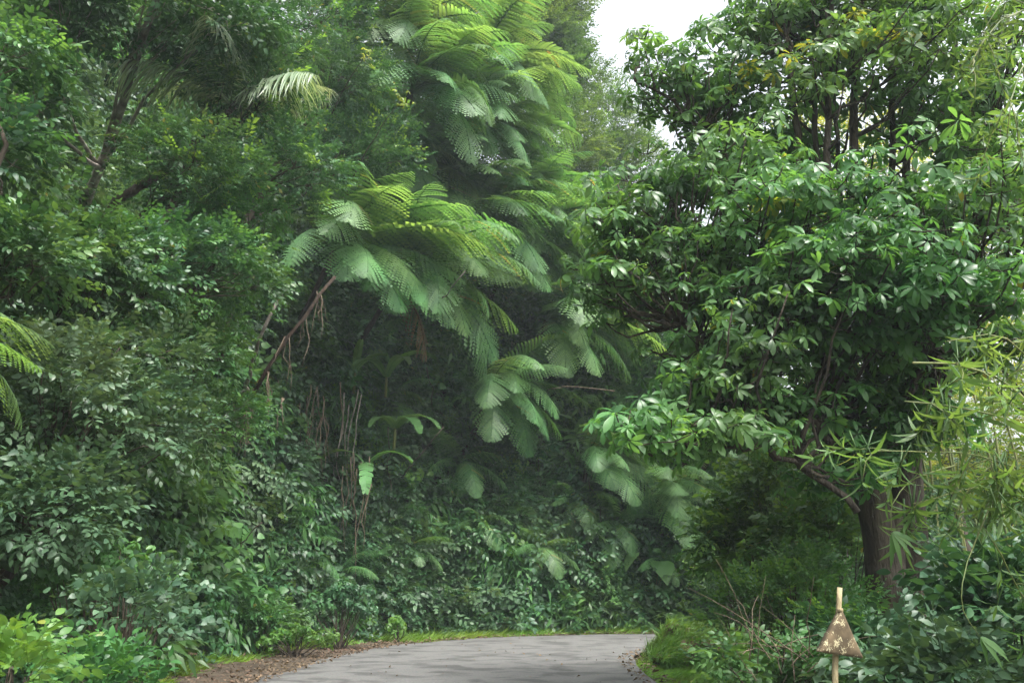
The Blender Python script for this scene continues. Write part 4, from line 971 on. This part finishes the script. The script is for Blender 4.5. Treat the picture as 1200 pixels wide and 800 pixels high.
# the board: a thick hollow-backed triangle, rounded corners, bulging front
import bmesh
ap = at(983, 714, SY); bl = at(951, 762, SY); br = at(1012, 771, SY); cen = (ap + bl + br) / 3
def rounded(pts, r=.018, k=5):
    out = []
    for i in range(3):
        a, b_, c_ = pts[i - 1], pts[i], pts[(i + 1) % 3]; u = unit(a - b_); v = unit(c_ - b_); rr = r * (.7 if i == 0 else 1)
        for j in range(k + 1): s_ = j / k; out.append((1 - s_) ** 2 * (b_ + u * rr) + 2 * s_ * (1 - s_) * b_ + s_ * s_ * (b_ + v * rr))
    return np.array(out)
ap2 = np.array([ap[0], SY, ap[2]]); outl = rounded([ap2, np.array([bl[0], SY, bl[2]]), np.array([br[0], SY, br[2]])])
bm = bmesh.new(); rings = []
for sc, dy in [(1.0, .024), (1.0, -.024), (.975, -.034), (.80, -.038), (.5, -.042), (.2, -.044)]:
    rings.append([bm.verts.new(Vector(cen + (q - cen) * sc + np.array([0, dy, 0]) - pb0)) for q in outl])
for a, b_ in zip(rings[:-1], rings[1:]):
    for i in range(len(a)): bm.faces.new((a[i], a[(i + 1) % len(a)], b_[(i + 1) % len(a)], b_[i]))
bm.faces.new(rings[-1]); bm.faces.new(rings[0][::-1]); bmesh.ops.recalc_face_normals(bm, faces=bm.faces)
rot = Matrix.Rotation(R(18), 4, 'Z'); cc = Vector(cen - pb0)
for v in bm.verts: v.co = rot @ (v.co - cc) + cc + Vector((0, -.03, 0))
me = bpy.data.meshes.new('board'); bm.to_mesh(me); bm.free(); me.materials.append(M['board'])
for p_ in me.polygons: p_.use_smooth = True
o = bpy.data.objects.new('board', me); COL.objects.link(o); o.parent = e
A = Acc(pb0); A.raw(tube([ap + [0, -.03, -.012], ap + [0, -.03, .012]], [.024, .020], 10), M['post']); A.obj('collar', e)

# ------------------------------------------------------------------ bamboo
def culm_mesh(p, r0, r1, base, parent):
    """jointed culm: slight swelling at each node"""
    n = len(p); rr = np.linspace(r0, r1, n); rr[::3] *= 1.18
    A = Acc(base); A.raw(tube(p, rr, 8), M['culm']); A.obj('culm', parent)
def bamboo(label, base, culms, seed, leafsize=.20, dens=1.0, group='bamboo at the right edge', matl='bamboo_leaf'):
    g = np.random.default_rng(seed); base = np.asarray(base, float); e = empty('bamboo_clump', base, label, 'bamboo', group)
    B = Acc(base); Tw = B
    for pts, r0, r1, lo, nsh, hang in culms:
        nsh = nsh * .62
        p = refine(np.array(pts, float), 22, .004, g); culm_mesh(p, r0, r1, base, e)
        for i in range(int(nsh * dens)):
            k = g.uniform(lo, 1) * 21; i0 = int(min(k, 20)); q = p[i0] + (p[i0 + 1] - p[i0]) * (k - i0)
            d = unit(np.array([g.normal(-.3, .6), g.normal(-.1, .6), g.normal(.05 - hang, .35)])); l_ = g.uniform(.2, .65)
            tp = curve_pts(q, q + d * l_ - np.array([0, 0, hang * .2]), 6, .05, .01, g); Tw.raw(tube(tp, np.linspace(.006, .002, 6), 4), M['culm'])
            m = g.integers(3, 6); kk = np.linspace(.45, 1, m) * 5; PP = np.array([tp[min(int(a), 5)] for a in kk]) + g.normal(0, .01, (m, 3))
            spray(B, PP, np.tile(d * .4 + np.array([-.25, -.2, -.8]), (m, 1)), leafsize, 'bam', M[matl], g, jitter=.45)
    B.obj('foliage', e); print('bamboo', B.tris())
bb = onhill(5.2, 6.6)
bamboo('bright bamboo leaning in from the right edge in front of the big tree', bb, [
   ([bb, bb + [-.1, 0, 1.5], at(1190, 450, 6.0), at(1130, 425, 5.6), at(1070, 425, 5.3)], .022, .006, .50, 16, .5),
   ([bb + [.1, .2, 0], bb + [0, .1, 1.6], at(1210, 500, 6.2), at(1150, 480, 5.9), at(1060, 470, 5.6)], .016, .004, .52, 16, .5),
   ([bb + [.2, -.1, 0], bb + [0, 0, 1.2], at(1220, 560, 6.2), at(1150, 530, 5.8), at(1030, 528, 5.5)], .013, .003, .5, 18, .5),
   ([bb + [.1, .3, 0], bb + [0, .3, 1.2], at(1215, 590, 6.6), at(1160, 565, 6.2), at(1070, 590, 5.9)], .011, .003, .5, 16, .4),
   ([bb + [0, .3, 0], at(1195, 700, 6.6), at(1170, 640, 6.5), at(1140, 600, 6.3), at(1100, 560, 6.0)], .012, .003, .45, 12, .4),
   ([bb + [.2, .1, 0], at(1250, 500, 6.3), at(1210, 420, 6.2), at(1175, 385, 6.0), at(1110, 400, 5.8)], .014, .004, .55, 12, .3)], 5)
bt = onhill(5.9, 7.6)
bamboo('tall bamboo whose yellowish tips hang in at the upper right corner', bt, [
   ([bt, bt + [0, 0, 3], at(1290, 60, 7.0), at(1230, 0, 6.6), at(1160, 20, 6.2), at(1135, 80, 6.0)], .03, .004, .60, 30, .7),
   ([bt + [.2, .2, 0], bt + [.1, 0, 3], at(1320, 100, 7.0), at(1260, 30, 6.6), at(1190, 60, 6.2), at(1180, 160, 6.0)], .03, .004, .62, 22, .8),
   ([bt + [.3, 0, 0], bt + [.2, 0, 3], at(1330, 0, 7.0), at(1270, -60, 6.6), at(1190, -30, 6.3), at(1150, 40, 6.1)], .03, .004, .6, 26, .7)], 6, .14)
# two single hanging shoots in front of the trunk
def hang_shoot(label, P_, tips, seed, size):
    g = np.random.default_rng(seed); p = refine(np.array(P_), 16, .003, g); e = empty('bamboo_shoot', p[0], label, 'bamboo', 'single hanging bamboo shoots')
    A = Acc(p[0]); A.raw(tube(p, np.linspace(.007, .0025, 16), 6), M['culm']); A.obj('stem', e); B = Acc(p[0]); lf = leaf(1, .15, LAN, .1, .25, .03)
    for d in tips:
        B.place(lf, [p[-1]], frames(np.array([d]), np.array([[0, -1., .5]])), size * g.uniform(.8, 1.1), g.random(), M['bamboo_leaf'])
    B.obj('leaves', e)
hang_shoot('slender shoot ending in a fan of pale leaves before the big tree trunk', [at(1120, 545, 6.1), at(1070, 560, 5.9), at(1042, 590, 5.8), at(1045, 622, 5.8)],
           [(.9, 0, -.55), (.75, -.1, -.9), (.95, .1, -.3), (.25, -.1, -1), (-.05, 0, -1)], 1, .23)
hang_shoot('thin stem bending down to pale leaves near the bottom right corner', [at(1175, 560, 6.3), at(1140, 640, 6.0), at(1122, 700, 5.8), at(1135, 735, 5.8), at(1148, 745, 5.8)],
           [(.9, 0, -.6), (.7, -.1, -.9), (.95, .1, -.45), (.3, 0, -1)], 2, .24)
bz = onhill(8.3, 14.2)
bamboo('grove of thin upright bamboo stems behind the right edge of the trunk', bz, [
   ([onhill(x_, y_), onhill(x_, y_) + [.05, 0, 2.2], onhill(x_, y_) + [.1 * s_, .1, 4.6], onhill(x_, y_) + [.3 * s_, .2, 6.2]], .030, .010, .55, 14, .3)
   for x_, y_, s_ in [(6.4, 13.2, -1), (6.7, 13.8, 1), (7.0, 13.2, -1), (7.3, 14.3, 1), (7.6, 13.4, 1), (7.9, 14.0, -1), (8.3, 13.5, 1), (8.6, 14.4, -1), (6.9, 14.8, -1), (9.0, 13.8, 1), (6.1, 14.2, 1), (7.7, 15.0, 1)]], 7, .16, group=None)
# dry brush beside the post
A = Acc(at(905, 760, 8.5)); g = np.random.default_rng(14)
for i in range(26):
    p0 = at(g.uniform(870, 960), g.uniform(760, 800), 8.5 + g.normal(0, .3)); d = np.array([g.normal(0, .35), g.normal(0, .2), g.normal(.25, .3)])
    A.raw(tube(curve_pts(p0, p0 + d, 6, .05, .02, g), np.linspace(.006, .002, 6), 4), M['dead'])
tag(A.obj('dry_brush'), 'dry pale twigs sticking up just left of the marker post', 'dead twigs', 'dry twigs')

# ------------------------------------------------------------------ haze
hm, t, o = new_mat('air'); v = t.nodes.new('ShaderNodeVolumePrincipled')
v.inputs['Color'].default_value = (.82, .92, 1.0, 1); v.inputs['Density'].default_value = HAZE_DENSITY; v.inputs['Anisotropy'].default_value = .2
t.links.new(v.outputs[0], o.inputs['Volume'])
try: hm.cycles.homogeneous_volume = True
except Exception: pass
zmin = float(Zg.min()) - 1.1
allz = [zmin]
bm = bmesh.new(); bmesh.ops.create_cube(bm, size=1); me = bpy.data.meshes.new('haze'); bm.to_mesh(me); bm.free(); me.materials.append(hm)
hz = bpy.data.objects.new('haze', me); COL.objects.link(hz); TOP = 32.0
hz.scale = (224, 194, TOP - zmin); hz.location = (0, 35, (TOP + zmin) / 2)
tag(hz, 'thin pale morning haze between the trees', 'haze', kind='stuff')
if HAZE_DENSITY <= 0: hz.hide_render = True
